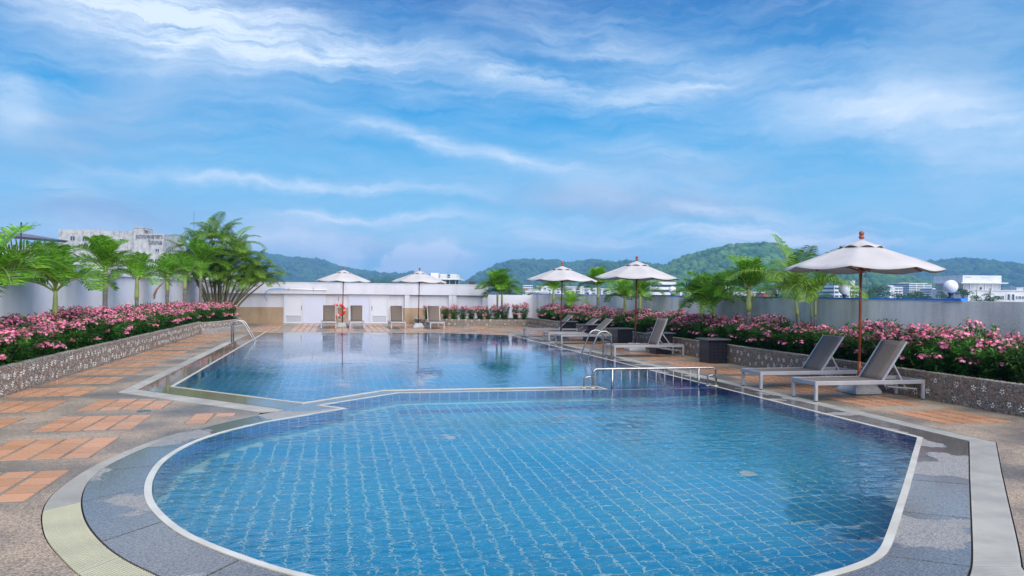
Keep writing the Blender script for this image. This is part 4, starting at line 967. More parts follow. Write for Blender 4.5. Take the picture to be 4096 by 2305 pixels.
def lounger(s, t, rz, ang, label):
    if ang not in protos: protos[ang] = make_lounger(R(ang)); o = protos[ang]
    else: o = copy_tree(protos[ang])
    x, y = W(s, t); o.location = (x, y, .001); o.rotation_euler = (0, 0, A + rz); o['label'] = label; return o
lounger(7.09, 10.31, R(-.5), 55, 'nearest grey sun lounger, in front of the nearest parasol pole')
lounger(7.04, 11.77, R(0), 54, 'sun lounger behind the nearest one, on the far side of the parasol pole')
lounger(6.88, 18.35, R(1), 68, 'lone sun lounger with a steeply raised back under the middle parasol')
lounger(6.92, 23.16, R(1), 43, 'nearest of the three low-backed loungers beyond the pool ladder')
lounger(6.93, 24.65, R(1), 38, 'middle one of the three low-backed loungers beyond the pool ladder')
lounger(6.85, 27.22, R(0), 42, 'farthest of the three low-backed loungers, left of the far parasol')
for (s0, s1_, t_, lab) in ((-.56, .06, 33.68, 'far lounger facing the pool in front of the life ring'), (.63, 1.25, 33.68, 'far lounger facing the pool just right of the first parasol base'),
                           (2.38, 2.99, 33.42, 'far lounger facing the pool left of the second parasol base'), (4.05, 4.66, 33.32, 'far lounger facing the pool right of the second parasol, before the bushes')):
    lounger(s1_ + .01, t_, R(90), 66, lab)

# ------------------------------------------------------------------ parasols
def make_parasol(far):
    r = thing('parasol', 'x', 'parasol', group='cream parasols round the pool')
    mb = MB(); b0, b1, hb = .25, .15, .21
    mb.add([(-b0, -b0, 0), (b0, -b0, 0), (b0, b0, 0), (-b0, b0, 0), (-b0, -b0, .05), (b0, -b0, .05), (b0, b0, .05), (-b0, b0, .05), (-b1, -b1, hb), (b1, -b1, hb), (b1, b1, hb), (-b1, b1, hb)],
           [(3, 2, 1, 0), (0, 1, 5, 4), (1, 2, 6, 5), (2, 3, 7, 6), (3, 0, 4, 7), (4, 5, 9, 8), (5, 6, 10, 9), (6, 7, 11, 10), (7, 4, 8, 11), (8, 9, 10, 11)]); bevel(mb.build('base', M['concrete'], r), .012)
    mb = MB(); mb.tube([(0, 0, .2), (0, 0, .52)], .028, 10); mb.build('sleeve', M['black'], r, smooth=True)
    mb = MB(); mb.tube([(0, 0, .5201), (0, 0, 2.5)], .022, 12); mb.build('pole', M['wood'], r, smooth=True)
    ze, za, Rc = 2.06, 2.53, 1.24; nseg = 8; per = 10
    vs = [(0, 0, za)]; rings = 9
    for i in range(1, rings + 1):
        u = i / rings
        for k in range(nseg * per):
            th = 2 * math.pi * k / (nseg * per); f = (k % per) / per; sag = math.sin(math.pi * f); rr = Rc * u * (1 - .055 * sag); z = za - (za - ze) * (u ** .94) - .020 * sag * u - (.030 * sag * max(0, (u - .86) / .14)) + .012 * math.sin(math.pi * u)
            vs.append((rr * math.cos(th), rr * math.sin(th), z))
    K = nseg * per; fs = [(0, 1 + k, 1 + (k + 1) % K) for k in range(K)]
    for i in range(rings - 1):
        fs += [(1 + i * K + k, 1 + (i + 1) * K + k, 1 + (i + 1) * K + (k + 1) % K, 1 + i * K + (k + 1) % K) for k in range(K)]
    mb = MB(); mb.add(vs, fs); cn = mb.build('canopy', M['canvas'], r, smooth=True); q = cn.modifiers.new('s', 'SOLIDIFY'); q.thickness = .004
    vs = [(0, 0, za + .022)]
    for i in range(1, 4):
        u = i / 3
        for k in range(K):
            th = 2 * math.pi * k / K; f = (k % per) / per; sag = math.sin(math.pi * f); rr = .34 * u; vs.append((rr * math.cos(th), rr * math.sin(th), za + .022 - .140 * u - (.0 if i < 3 else .016 * (1 - sag) - .024 * sag)))
    fs = [(0, 1 + k, 1 + (k + 1) % K) for k in range(K)]
    for i in range(2): fs += [(1 + i * K + k, 1 + (i + 1) * K + k, 1 + (i + 1) * K + (k + 1) % K, 1 + i * K + (k + 1) % K) for k in range(K)]
    mb = MB(); mb.add(vs, fs); vt = mb.build('vent_cap', M['canvas'], cn, smooth=True); q = vt.modifiers.new('s', 'SOLIDIFY'); q.thickness = .004
    mb = MB(); mb.lathe([(.035, za + .03), (.042, za + .045), (.042, za + .075), (.028, za + .08), (.030, za + .09), (.040, za + .105), (.043, za + .125), (.034, za + .148), (.012, za + .158)], 16); mb.build('finial', M['wood'], r, smooth=True)
    mb = MB(); mb.lathe([(.045, 1.99), (.05, 2.0), (.05, 2.05), (.035, 2.07)], 12); mb.build('hub', M['wood'], r)
    for k in range(8):
        th = 2 * math.pi * k / 8; c_, s_ = math.cos(th), math.sin(th); mb = MB(); mb.bar((c_ * .05, s_ * .05, za - .075), (c_ * (Rc - .04), s_ * (Rc - .04), ze - .006), .016, .020); rb_ = mb.build('rib', M['wood'], r)
        mb = MB(); mb.bar((c_ * .05, s_ * .05, 2.03), (c_ * .66, s_ * .66, za - .075 - (za - ze - .07) * .55 - .012), .014, .014); mb.build('strut', M['wood'], rb_)
    mb = MB(); mb.tube([(.05, -.02, 2.05), (.09, -.03, 1.85), (.10, -.03, 1.72), (.06, -.03, 1.66), (-.03, -.03, 1.68), (-.06, -.03, 1.78), (-.05, -.02, 2.05)], .006, 5); mb.build('cord', M['rope'], r)
    return r
par = make_parasol(0)
spots = [((1369, 1310), 0, 'far parasol at the left, above the life ring'), ((1673, 1312), 12, 'second far parasol, to the right of the life ring one'), ((2243, 1361), 5, 'parasol over the three low-backed loungers'),
         ((2540, 1403), 10, 'middle right-hand parasol over the lone steep-backed lounger'), ((3435, 1572), 14, 'nearest and largest parasol, over the two front loungers')]
for i, (p, a, lab) in enumerate(spots):
    o = par if i == 0 else copy_tree(par)
    x, y = g(*p); o.location = (x, y, .004); o.rotation_euler = (0, R(.7), R(a)); o['label'] = lab
    sl = [c for c in o.children if c.name.startswith('sleeve')][0]
    if i == 4: sl.data = sl.data.copy(); sl.data.materials[0] = M['wood']
    if i == 4:
        mb = MB(); pts = []
        th0 = R(-36)
        for (u, dx) in ((.60, 0), (.72, .03), (.86, .05), (.97, .09), (1.0, .12), (.93, .06), (.8, .01), (.68, -.03), (.60, -.01)):
            rr = 1.24 * u; z = 2.53 - .47 * (u ** .94) + .022 - .02 * (u > .95); pts.append((rr * math.cos(th0 + dx), rr * math.sin(th0 + dx), z))
        mb.tube(pts, .005, 5); mb.build('tie_cord', M['rope'], o)

# ------------------------------------------------------------------ mosaic side tables
def make_table():
    r = thing('side_table', 'x', 'side table', group='black mosaic tables along the right planter')
    b = .235; mb = MB(); mb.box(-b, b, -b, b, 0, .545); bod = mb.build('body', pmat('mosaic_grout', (.055, .05, .05), .8), r)
    V = []; F = []; q = .0335
    n = 14
    for f in range(4):
        for i in range(n):
            for j in range(16):
                a0 = -b + i * q + .003; a1 = -b + (i + 1) * q - .003; z0 = .006 + j * q + .003 - .0; z1 = .006 + (j + 1) * q - .003; e = b + .003; o_ = len(V)
                pts = [(a0, -e, z0), (a1, -e, z0), (a1, -e, z1), (a0, -e, z1)]; c_, s_ = [(1, 0), (0, 1), (-1, 0), (0, -1)][f]
                V += [(p[0] * c_ - p[1] * s_, p[0] * s_ + p[1] * c_, p[2]) for p in pts]; F.append((o_, o_ + 1, o_ + 2, o_ + 3))
    me = quads_mesh('mosaic_tiles', np.array(V), np.array(F), [M['mosaic']]); obj('mosaic_tiles', me, bod, kind='stuff')
    mb = MB(); mb.box(-.31, .31, -.30, .30, .546, .575); bevel(mb.build('table_top', M['stone_top'], r), .004)
    return r
tb = make_table()
for i, (x, y, z, lab) in enumerate([(2863, 1355.5, .575, 'black mosaic side table standing clear left of the two front loungers'), (2640, 1331, .575, 'black mosaic side table behind the steep-backed lounger'), (2485, 1313.6, .575, 'black mosaic side table left of the middle parasol pole'),
                             (2361, 1298, .575, 'black mosaic side table behind the middle low-backed lounger'), (2262, 1285.5, .575, 'farthest black mosaic side table, behind the far lounger')]):
    o = tb if i == 0 else copy_tree(tb); X, Y = g(x, y, z); s_, t_ = ST(X, Y); X, Y = W(max(8.48, min(8.74, s_ + .08)), t_ + .12); o.location = (X, Y, .002); o.rotation_euler = (0, 0, A); o['label'] = lab

# ------------------------------------------------------------------ ladders and handrail
def arc_pts(p_post, top_z, p_water, zb, n=12):
    """vertical post, round bend, then a straight slope down into the water"""
    a = Vector(p_post); w = Vector(p_water); d = (w - a); d.z = 0; D_ = d.length; d.normalize(); r_ = min(.20, D_ * .36)
    cz = top_z - r_; pts = [a.copy(), Vector((a.x, a.y, cz))]; c = Vector((a.x, a.y, cz)) + d * r_
    for k in range(1, n + 1):
        th = math.pi - (math.pi - R(32)) * k / n; pts.append(c + d * r_ * math.cos(th) + Vector((0, 0, r_ * math.sin(th))))
    pts.append(Vector((w.x, w.y, .02))); sl = (pts[-1] - pts[-2]).normalized(); pts.append(pts[-1] + Vector((sl.x * .12, sl.y * .12, -.25))); pts.append(pts[-1] + Vector((0, 0, -.6)))
    return pts
ll = thing('pool_ladder', 'steel pool ladder on the left edge of the far basin', 'ladder', rz=A)
rails = []
for t_ in (24.85, 25.32):
    mb = MB(); pts = arc_pts((-3.07, t_, .0), .66, (-2.40, t_, 0), -.9); mb.tube(pts, .021, 12); mb.build('rail', M['steel'], ll, smooth=True); rails.append(pts)
for z in (-.25, -.55, -.85):
    mb = MB(); mb.box(-2.36, -2.26, 24.86, 25.31, z, z + .03); mb.build('step', M['steel'], ll)
lr_ = thing('pool_ladder', 'steel pool ladder on the right edge, in front of the low-backed loungers', 'ladder', rz=A)
for t_ in (18.55, 17.95):
    mb = MB(); mb.tube(arc_pts((6.66, t_, 0), .68, (6.06, t_ + .02, 0), -.9), .022, 12); mb.build('rail', M['steel'], lr_, smooth=True)
    mb = MB(); mb.lathe([(.04, .006), (.04, .014), (.024, .02)], 12, (6.66, t_)); mb.build('flange', M['steel'], lr_)
for z in (-.25, -.55, -.85):
    mb = MB(); mb.box(5.96, 6.02, 17.96, 18.54, z, z + .03); mb.build('step', M['steel'], lr_)
hr = thing('handrail', 'low steel handrail with thin bars across the gap between the two basins', 'railing', rz=A)
ty = 12.40; zr = .325
def rnd(c, r_, a0, a1, n=6): return [(c[0] + r_ * math.cos(a0 + (a1 - a0) * k / n), ty, c[1] + r_ * math.sin(a0 + (a1 - a0) * k / n)) for k in range(n + 1)]
mb = MB(); mb.tube([(4.27, ty, .0)] + rnd((4.35, zr - .08), .08, math.pi, math.pi / 2) + rnd((6.47, zr - .08), .08, math.pi / 2, 0) + [(6.55, ty, .0)], .020, 12); mb.build('top_rail', M['steel'], hr, smooth=True)
for x0, x1, sg_ in ((4.27, 4.12, 1), (6.55, 6.40, 1)):
    mb = MB(); xm = (x0 + x1) / 2; h_ = .15
    a_ = [(x0 - .0, ty, .20)] if 0 else []
    pts = [(x1, ty + .02, .0), (x1, ty + .02, h_)] + [(xm + (x1 - xm) * math.cos(k * math.pi / 12) * 1.0, ty + .02 * (1 - k / 6), h_ + .045 * math.sin(k * math.pi / 12)) for k in range(1, 7)] + [(x0, ty, h_ + .05)]
    mb.tube(pts, .016, 10); mb.build('loop', M['steel'], hr, smooth=True)
for x in (4.27, 4.12, 6.55, 6.40):
    mb = MB(); mb.lathe([(.036, .008), (.036, .014), (.022, .02)], 12, (x, ty + (.02 if x in (4.12, 6.40) else 0))); mb.build('flange', M['rim'], hr)
for x in (4.62, 6.22):
    mb = MB(); mb.tube([(x, ty, zr - .006), (x, ty, -.16)], .019, 10); mb.build('post', M['steel'], hr, smooth=True)
for k in range(9):
    x = 4.62 + (6.22 - 4.62) * (k + 1) / 10 + .0; mb = MB(); mb.tube([(x, ty, zr - .008), (x, ty, -.16)], .0075, 8); mb.build('bar', M['bar'], hr, smooth=True)
# petals fallen on the deck beside the hedges
V = []; F = []
for k in range(150):
    if k % 2: s_, t_ = rng.uniform(7.4, 8.95), rng.uniform(7.5, 26)
    else: s_, t_ = rng.uniform(-4.65, -3.6), rng.uniform(8, 26)
    a = rng.uniform(0, 6.28); q = rng.uniform(.008, .015); o_ = len(V)
    V += [(s_ + q * math.cos(a + w * math.pi / 2) * (1 if w % 2 else .6), t_ + q * math.sin(a + w * math.pi / 2), .009 + (.004 if w == 1 else 0)) for w in range(4)]; F.append((o_, o_ + 1, o_ + 2, o_ + 3))
obj('fallen_petals', quads_mesh('fallen_petals', np.array(V), np.array(F), [M['petal']]), deck, kind='stuff')
# deck drain
X, Y = g(*[(1040 * .5551), 1500 + 262 * .5551]); mb = MB(); mb.lathe([(.09, 0), (.09, .006), (.07, .008), (.02, .008)], 20)
o = thing('deck_drain', 'small round metal drain beside the tapering terracotta tiles', 'drain', (X, Y, .0)); mb.build('cover', M['steel'], o)

# ------------------------------------------------------------------ globe lamps on the right wall
def globe():
    r = thing('globe_lamp', 'x', 'lamp', group='globe lamps along the grey wall')
    mb = MB(); prof = [(.118 * math.sin(math.pi * k / 16) + .0005, .205 - .118 * math.cos(math.pi * k / 16)) for k in range(17)]; mb.lathe(prof, 28); mb.build('globe', M['globe'], r, smooth=True)
    mb = MB(); mb.lathe([(.055, 0), (.055, .012), (.034, .02), (.034, .06), (.048, .075), (.05, .10)], 16); mb.build('fitting', M['black'], r, smooth=True); return r
gl_ = globe()
for i, (x, lab) in enumerate([(3803, 'rightmost globe lamp, standing clear against the trees'), (3378, 'globe lamp just left of the nearest parasol pole'), (3107, 'globe lamp half hidden behind the areca fronds'),
                              (2900, 'globe lamp lost among the fronds of the thick palm'), (2690, 'globe lamp left of the slim paired palms, by the striped car park'), (2465, 'globe lamp between the two middle parasols, behind palm fronds'),
                              (2352, 'farthest clear globe lamp, beside the small young palm')]):
    o = gl_ if i == 0 else copy_tree(gl_); s_, t_, z_ = at_s(x, 1150, 10.6); X, Y = W(s_, t_); o.location = (X, Y, 1.589 if i == 0 else 1.547); o['label'] = lab
s_, t_, z_ = at_t(613, 1125, 39.5)

# ------------------------------------------------------------------ the town behind
GZ = -14.0
def at_Y(x, y, Y):
    d = ray(x, y); k = Y / d.y; return (d.x * k, Y, d.z * k + EYE)
def bld(name, label, x0, x1, Y, depth, rz=0.0):
    X0 = at_Y(x0, 1150, Y)[0]; X1 = at_Y(x1, 1150, Y)[0]
    r = thing(name, label, 'building', (X0, Y, GZ), rz); return r, (X1 - X0) / max(.3, math.cos(rz)), lambda y, xx=(x0 + x1) / 2: at_Y(xx, y, Y)[2] - GZ
def box_part(r, name, mat, x0, x1, y0, y1, z0, z1, parent=None):
    mb = MB(); mb.box(x0, x1, y0, y1, z0, z1); return mb.build(name, mat, parent or r)
def window(r, x0, x1, z0, z1, y=0.0, mull=0):
    f = MB(); w = .10
    f.box(x0 - w, x0, y - .10, y + .02, z0 - w, z1 + w); f.box(x1, x1 + w, y - .10, y + .02, z0 - w, z1 + w); f.box(x0, x1, y - .10, y + .02, z1, z1 + w); f.box(x0, x1, y - .12, y + .02, z0 - w, z0)
    for k in range(mull): xm = x0 + (x1 - x0) * (k + 1) / (mull + 1); f.box(xm - .04, xm + .04, y - .07, y + .01, z0, z1)
    fo = f.build('window', M['far_grey'], r); box_part(r, 'pane', M['glass_far'], x0, x1, y - .04, y - .006, z0, z1, fo)
# old concrete hotel with its sign
hb, w, H_ = bld('old_hotel', 'tall stained concrete hotel with faded Thai lettering beyond the left wall', 232, 633, 200, 22, 0.10)
zt = H_(921, 400); px = w / 401
box_part(hb, 'wall', M['old_concrete'], 0, px * 165, 0, 16, 0, H_(917, 260)); box_part(hb, 'wall', M['old_concrete'], px * 165, px * 278, .25, 16, 0, H_(922, 450) )
box_part(hb, 'wall', M['old_concrete'], px * 278, w, 0, 18, 0, H_(933, 600))
box_part(hb, 'side_wing', M['old_concrete'], -2.6, -.01, 6, 16, 0, H_(962, 230))
tw = MB(); tw.box(px * 278, px * 316, 1, 8, H_(934, 600), H_(908, 520)); tw.box(px * 276, px * 318, .8, 8.2, H_(908, 520) + .01, H_(908, 520) + .25); tw.build('stair_tower', M['old_concrete'], hb)
mb = MB(); mb.bar((px * 317, 3, H_(912, 540)), (px * 330, 3, H_(916, 550)), 3, .15); mb.build('canopy', M['far_grey'], hb)
for xw, y0, y1 in ((282, 945, 962), (328, 948, 964), (375, 951, 966), (468, 955, 968)):
    x_ = (xw - 232) * px; yy = 0 if xw < 396 else .25; window(hb, x_ - .55 + .2, x_ + .55 + .2, H_(y1, xw), H_(y0, xw), yy - .0, 1)
window(hb, (603 - 232) * px, (617 - 232) * px, H_(1006, 610), H_(994, 610), 0, 1)
for xw in (282, 328, 375, 450, 500, 540, 580): x_ = (xw - 232) * px; window(hb, x_ - .55, x_ + .6, H_(1050, xw), H_(1036, xw), 0 if not 396 < xw < 510 else .25, 1)
def text(body, x, z, size, parent, ext=.08):
    cu = bpy.data.curves.new('lettering', 'FONT'); cu.body = body; cu.size = size; cu.extrude = ext; cu.align_x = 'CENTER'; cu.offset = size * .018
    cu.materials.append(M['sign_paint']); o = bpy.data.objects.new('lettering', cu); C.objects.link(o); o.parent = parent; o.location = (x, -.10, z); o.rotation_euler = (R(90), 0, 0); return o
cx = ((527 + 629) / 2 - 232) * px
t1 = text('แดงพลาซา', cx, H_(951, 578), 1.95, hb); t2 = text('โฮเทล', ((575 + 629) / 2 - 232) * px, H_(976, 600), 2.0, hb)
bpy.context.view_layer.update()
for tx, tw_ in ((t1, 102 * px), (t2, 54 * px)):
    d_ = tx.dimensions
    if d_.x > 0: k = tw_ / d_.x; tx.scale = (k, k * 1.0, 1)
    me = bpy.data.meshes.new_from_object(tx.evaluated_get(bpy.context.evaluated_depsgraph_get())); no = bpy.data.objects.new('painted_sign', me); C.objects.link(no)
    no.parent = hb; no.location = tx.location; no.rotation_euler = tx.rotation_euler; no.scale = tx.scale; bpy.data.objects.remove(tx)
# dark roofed building far left and its mast
db, w, H_ = bld('dark_roof_building', 'dark-roofed building with a window band at the far left edge', -120, 62, 160, 20, -.25)
box_part(db, 'wall', M['far_grey'], 0, w - 1.0, .6, 14, 0, H_(978, 0)); mb = MB(); mb.add([(-.5, -.6, H_(932, 0) + .8), (w + 1.2, -.6, H_(948, 60)), (w + 1.2, 14, H_(948, 60)), (-.5, 14, H_(932, 0) + .8), (-.5, -.6, H_(947, 0) + .6), (w + .4, -.6, H_(957, 60)), (w + .4, 14, H_(957, 60)), (-.5, 14, H_(947, 0) + .6)],
    [(0, 1, 2, 3), (7, 6, 5, 4), (0, 4, 5, 1), (1, 5, 6, 2), (2, 6, 7, 3), (3, 7, 4, 0)]); mb.build('roof', M['dark_fascia'], db)
for k in range(6): box_part(db, 'window', M['glass_far'], .4 + k * (w - 1.6) / 6, .4 + (k + .88) * (w - 1.6) / 6, .45, .62, H_(975, 0), H_(950, 0))
X, Y, Z = at_Y(85, 890, 120); mb = MB(); mb.tube([(0, 0, 0), (0, 0, Z - GZ - 1.5)], .11, 10); ms = thing('mast', 'thin dark purple mast rising left of the old hotel', 'mast', (X, Y, GZ)); mb.build('pole', M['purple'], ms); mb = MB(); mb.tube([(0, 0, Z - GZ - 1.49), (0, 0, Z - GZ)], .12, 10); mb.build('tip', M['black'], ms)
X, Y, Z = at_Y(776, 845, 90); an = thing('antenna', 'hair-thin antenna above the areca clump', 'antenna', (X, Y, GZ)); mb = MB(); mb.tube([(0, 0, 0), (0, 0, Z - GZ)], .022, 6); mb.build('rod', M['dark_fascia'], an)
# houses on the hidden roofs behind the left wall
for (x0, x1, y, lab, Y_) in ((-60, 190, 1052, 'low white house roofline glimpsed behind the leftmost palms', 70), (330, 545, 1062, 'pale grey flat-roofed house behind the fronds left of the old hotel corner', 75), (690, 800, 1075, 'white parapet behind the corner palms', 60)):
    b, w, H_ = bld('house', lab, x0, x1, Y_, 10); box_part(b, 'wall', M['far_white'], 0, w, 0, 8, 0, H_(y)); box_part(b, 'parapet', M['far_grey'], -.2, w + .2, -.2, 8.2, H_(y) + .01, H_(y) + .25)
    for k in range(4): window(b, w * (k + .3) / 4, w * (k + .62) / 4, H_(y + 50), H_(y + 22), 0, 1)
# rooftop plant block with teal posts
rb2, w, H_ = bld('rooftop_block', 'rooftop with stained plant room, railings and teal posts behind the second far parasol', 1712, 1838, 120, 14)
q = w / 126; base_ = H_(1120, 1780)
box_part(rb2, 'body', M['far_grey'], 1.2, w - .3, 3, 12, 0, H_(1150, 1780)); box_part(rb2, 'roof_slab', M['far_white'], -.2, w, .0, 13, H_(1119, 1780), H_(1113, 1780))
for a, b_, top, m_ in ((5, 36, 1091, 'far_white'), (44, 70, 1095, 'far_grey'), (84, 110, 1095, 'far_grey')): box_part(rb2, 'plant_room', M[m_], q * a, q * b_, 2, 9, H_(1113, 1780) + .01, H_(top, 1780))
box_part(rb2, 'plant_link', M['glass_far'], q * 70.1, q * 83.9, 4, 8.5, H_(1113, 1780) + .01, H_(1097, 1780))
for a in (30, 47, 68, 84, 108, 121): box_part(rb2, 'post', M['teal'], q * a, q * (a + 3), .3, .7, H_(1150, 1780), H_(1119.2, 1780))
for a0, a1 in ((36, 66), (70, 106), (110, 122)): box_part(rb2, 'recess', M['glass_far'], q * a0, q * a1, 1.2, 1.6, H_(1150, 1780), H_(1120, 1780))
mb = MB()
for k in range(30): x_ = w * k / 29; mb.box(x_ - .02, x_ + .02, .02, .06, H_(1113, 1780) + .012, H_(1107, 1780))
mb.box(0, w, .0, .08, H_(1107, 1780), H_(1107, 1780) + .05); mb.build('railing', M['far_grey'], rb2)
hut, w, H_ = bld('roof_hut', 'tiny dark pavilion roof left of the twin palms', 1874, 1899, 200, 6); box_part(hut, 'wall', M['bark'], .2, w - .2, 0, 4, 0, H_(1131)); box_part(hut, 'roof', M['bark'], -.1, w + .1, -.3, 4.3, H_(1131) + .01, H_(1125))
# slab-banded buildings
def banded(name, label, x0, x1, ytop, ybot, Y, fl, mat='far_white', duty=.5, depth=16, rz=0, piers=0):
    r, w, H_ = bld(name, label, x0, x1, Y, depth, rz); zt_, zb = H_(ytop), H_(ybot); hh = (zt_ - zb) / fl
    box_part(r, 'core', M['glass_far'], .3, w - .3, .4, depth, 0, zt_ - .3)
    for k in range(fl + 1):
        z1 = zt_ - k * hh; z0 = z1 - hh * duty
        box_part(r, 'floor_band', M[mat], 0, w, 0, depth + .3, z0 if k < fl else 0, z1)
    for k in range(piers + 1):
        xx = w * k / max(1, piers); box_part(r, 'pier', M[mat], max(0.01, xx - w * .018), min(w - .01, xx + w * .018), .12, .39, 0, zt_ - .02)
    return r, w, H_
banded('car_park', 'white banded car park building behind the middle right-hand parasol', 2600, 2704, 1128, 1190, 150, 3, duty=.52, piers=0)
banded('apartment_block', 'three-storey white block behind the right of the twin palms', 2092, 2132, 1141, 1166, 420, 3, duty=.45, piers=4)
banded('office_block', 'bright white office block beside the nearest parasol pole, behind a globe lamp', 3337, 3440, 1143, 1190, 330, 3, duty=.5, piers=5)
rr_, w, H_ = bld('office_tower', 'narrow upper storey on the white office block by the globe lamp', 3402, 3420, 334, 8); box_part(rr_, 'wall', M['far_white'], 0, w, 0, 6, 0, H_(1124)); box_part(rr_, 'cornice', M['far_grey'], -.1, w + .1, -.1, 6.1, H_(1124) + .01, H_(1122.5))
banded('hospital_block', 'large white stepped hospital block in the middle of the right-hand town', 3638, 3726, 1133, 1192, 520, 7, duty=.48, piers=3)
banded('hospital_wing', 'pale green-grey wing left of the large hospital block', 3597, 3636, 1131, 1190, 540, 6, mat='far_grey', duty=.55, piers=4)
banded('hospital_annex', 'small white annex right of the hospital block, beside the rightmost globe lamp', 3730, 3768, 1153, 1190, 500, 4, duty=.5, piers=4)
banded('terrace_houses', 'low white stepped houses at the left end of the hospital group', 3560, 3612, 1148, 1190, 500, 4, duty=.55, piers=3)
r, w, H_ = bld('gable_house', 'white gabled house left of the hospital group', 3558, 3580, 490, 6); box_part(r, 'wall', M['far_white'], 0, w, 0, 8, 0, H_(1147)); mb = MB(); mb.add([(-.2, -.2, H_(1147)), (w + .2, -.2, H_(1147)), (w / 2, -.2, H_(1141)), (-.2, 8, H_(1147)), (w + .2, 8, H_(1147)), (w / 2, 8, H_(1141))], [(0, 1, 2), (5, 4, 3), (0, 2, 5, 3), (1, 4, 5, 2)]); mb.build('roof', M['far_white'], r)
# white clutter between palms
cl_specs = [(2092, 2110, 1153, 'far_roof', 'small house with a red roof below the three-storey block'), (2112, 2150, 1160, 'far_white', 'low white houses right of the red-roofed one'), (2150, 2190, 1148, 'far_white', 'white building behind the palm under the far parasol'),
            (2192, 2222, 1156, 'far_white', 'small white building left of that palm trunk'), (2224, 2262, 1152, 'far_white', 'blue-signed white building behind the far parasol pole'), (2264, 2330, 1150, 'far_grey', 'long grey roofed shed behind the young palm'),
            (2332, 2390, 1156, 'far_white', 'low white shed behind the farthest clear globe lamp'), (2405, 2470, 1158, 'far_white', 'white building between the two middle parasols'), (2475, 2560, 1162, 'far_white', 'white roofs behind the middle parasol pole'),
            (2720, 2800, 1163, 'far_white', 'low white building behind the slim paired palms'), (2100, 2190, 1170, 'far_grey', 'long low grey building just above the wall right of the twin palms')]
for i, (x0, x1, y, m_, lab) in enumerate(cl_specs):
    Y_ = 260 + 17 * (i % 5) - (60 if i == 10 else 0); r, w, H_ = bld('town_house', lab, x0, x1, Y_, 10)
    box_part(r, 'wall', M['far_white' if m_ == 'far_roof' else m_], 0, w, 0, 9, 0, H_(y + (5 if m_ == 'far_roof' else 0)))
    if m_ == 'far_roof':
        zt_ = H_(y + 5); mb = MB(); mb.add([(-.4, -.4, zt_ + .01), (w + .4, -.4, zt_ + .01), (w * .65, 4, H_(y)), (w * .35, 4, H_(y)), (-.4, 9.2, zt_ + .01), (w + .4, 9.2, zt_ + .01)], [(0, 1, 2, 3), (5, 4, 3, 2), (0, 3, 4), (1, 5, 2)]); mb.build('roof', M['far_roof'], r)
    else: box_part(r, 'roof', M['far_grey' if i % 2 else 'far_white'], -.3, w + .3, -.3, 9.3, H_(y) + .01, H_(y) + .35)
    nw = max(2, int(w / 3))
    for rr2 in range(2):
        for k in range(nw):
            x_ = w * (k + .22) / nw; window(r, x_, x_ + w / nw * .5, H_(y + 5 + (4 if m_ == 'far_roof' else 0) + rr2 * 10 + 5), H_(y + 5 + (4 if m_ == 'far_roof' else 0) + rr2 * 10), 0)
# striped arcade
r, w, H_ = bld('striped_building', 'long building with red, white and blue vertical stripes behind the thick palm', 2935, 3058, 240, 8)
box_part(r, 'core', M['glass_far'], .1, w - .1, .3, 8, 0, H_(1172))
pat = ['far_white', 'shade_red', 'far_white', 'far_grey', 'shade_red', 'shade_blue', 'far_white', 'shade_blue', 'shade_red', 'far_white']
ns = 24
for k in range(ns): box_part(r, 'stripe', M[pat[k % 10]], w * k / ns + .01, w * (k + 1) / ns - .01, 0, .29, H_(1182), H_(1172) + .1)
for k in range(0, ns, 4): box_part(r, 'pier', M['far_white'], w * k / ns, w * (k + .7) / ns, .02, .28, 0, H_(1182) - .01)
box_part(r, 'roof', M['far_grey'], -.2, w + .2, -.2, 8.3, H_(1172) + .12, H_(1169) + .12)
r, w, H_ = bld('orange_house', 'orange-red house right of the striped building', 3056, 3080, 225, 8); box_part(r, 'wall', M['far_orange'], 0, w, 0, 7, 0, H_(1176)); box_part(r, 'roof', M['far_roof'], -.2, w + .2, -.2, 7.2, H_(1176) + .01, H_(1173))
window(r, w * .6, w * .8, H_(1186), H_(1180))
# the big white block on the right with stepped top and arches
r, w, H_ = bld('white_landmark', 'big white flat-topped building with a stepped tower and arched windows at the right', 3872, 4110, 230, 20); q = w / 238
X = lambda x: (x - 3872) * q
box_part(r, 'tower_top', M['far_white'], X(3882), X(4040), 4, 20, H_(1131, 3960) + .01, H_(1101, 3960)); box_part(r, 'cornice', M['far_white'], X(3866), X(4056), 2.6, 21.5, H_(1134, 3960), H_(1129.5, 3960))
box_part(r, 'tower_base', M['far_grey'], X(3886), X(4037), 4.4, 19.6, 0, H_(1134, 3960) - .01); box_part(r, 'podium', M['far_white'], 0, w, .0, 20.5, 0, H_(1161, 3960))
for k in range(6): xx = X(3886 + 30 * k); box_part(r, 'pilaster', M['far_white'], xx - .12, xx + .12, 4.2, 4.39, H_(1161, 3960) + .02, H_(1134, 3960) - .02)
box_part(r, 'vent', M['glass_far'], X(3955), X(3962), 4.2, 4.38, H_(1159, 3960), H_(1149, 3960)); box_part(r, 'podium_cornice', M['far_white'], -.2, w + .2, -.3, -.01, H_(1163, 3960), H_(1160.5, 3960))
box_part(r, 'vent', M['far_grey'], X(3894), X(3915), 3.9, 3.999, H_(1109, 3960), H_(1106, 3960)); box_part(r, 'vent', M['far_grey'], X(3960), X(3980), 3.9, 3.999, H_(1109, 3960), H_(1106, 3960))
for xa in (3976, 3991, 4005): window(r, X(xa), X(xa + 10), H_(1194, 3980), H_(1184, 3980), 0, 1)
for xa in (4060, 4074, 4088): window(r, X(xa), X(xa + 9), H_(1195, 3980), H_(1185, 3980), 0, 1)
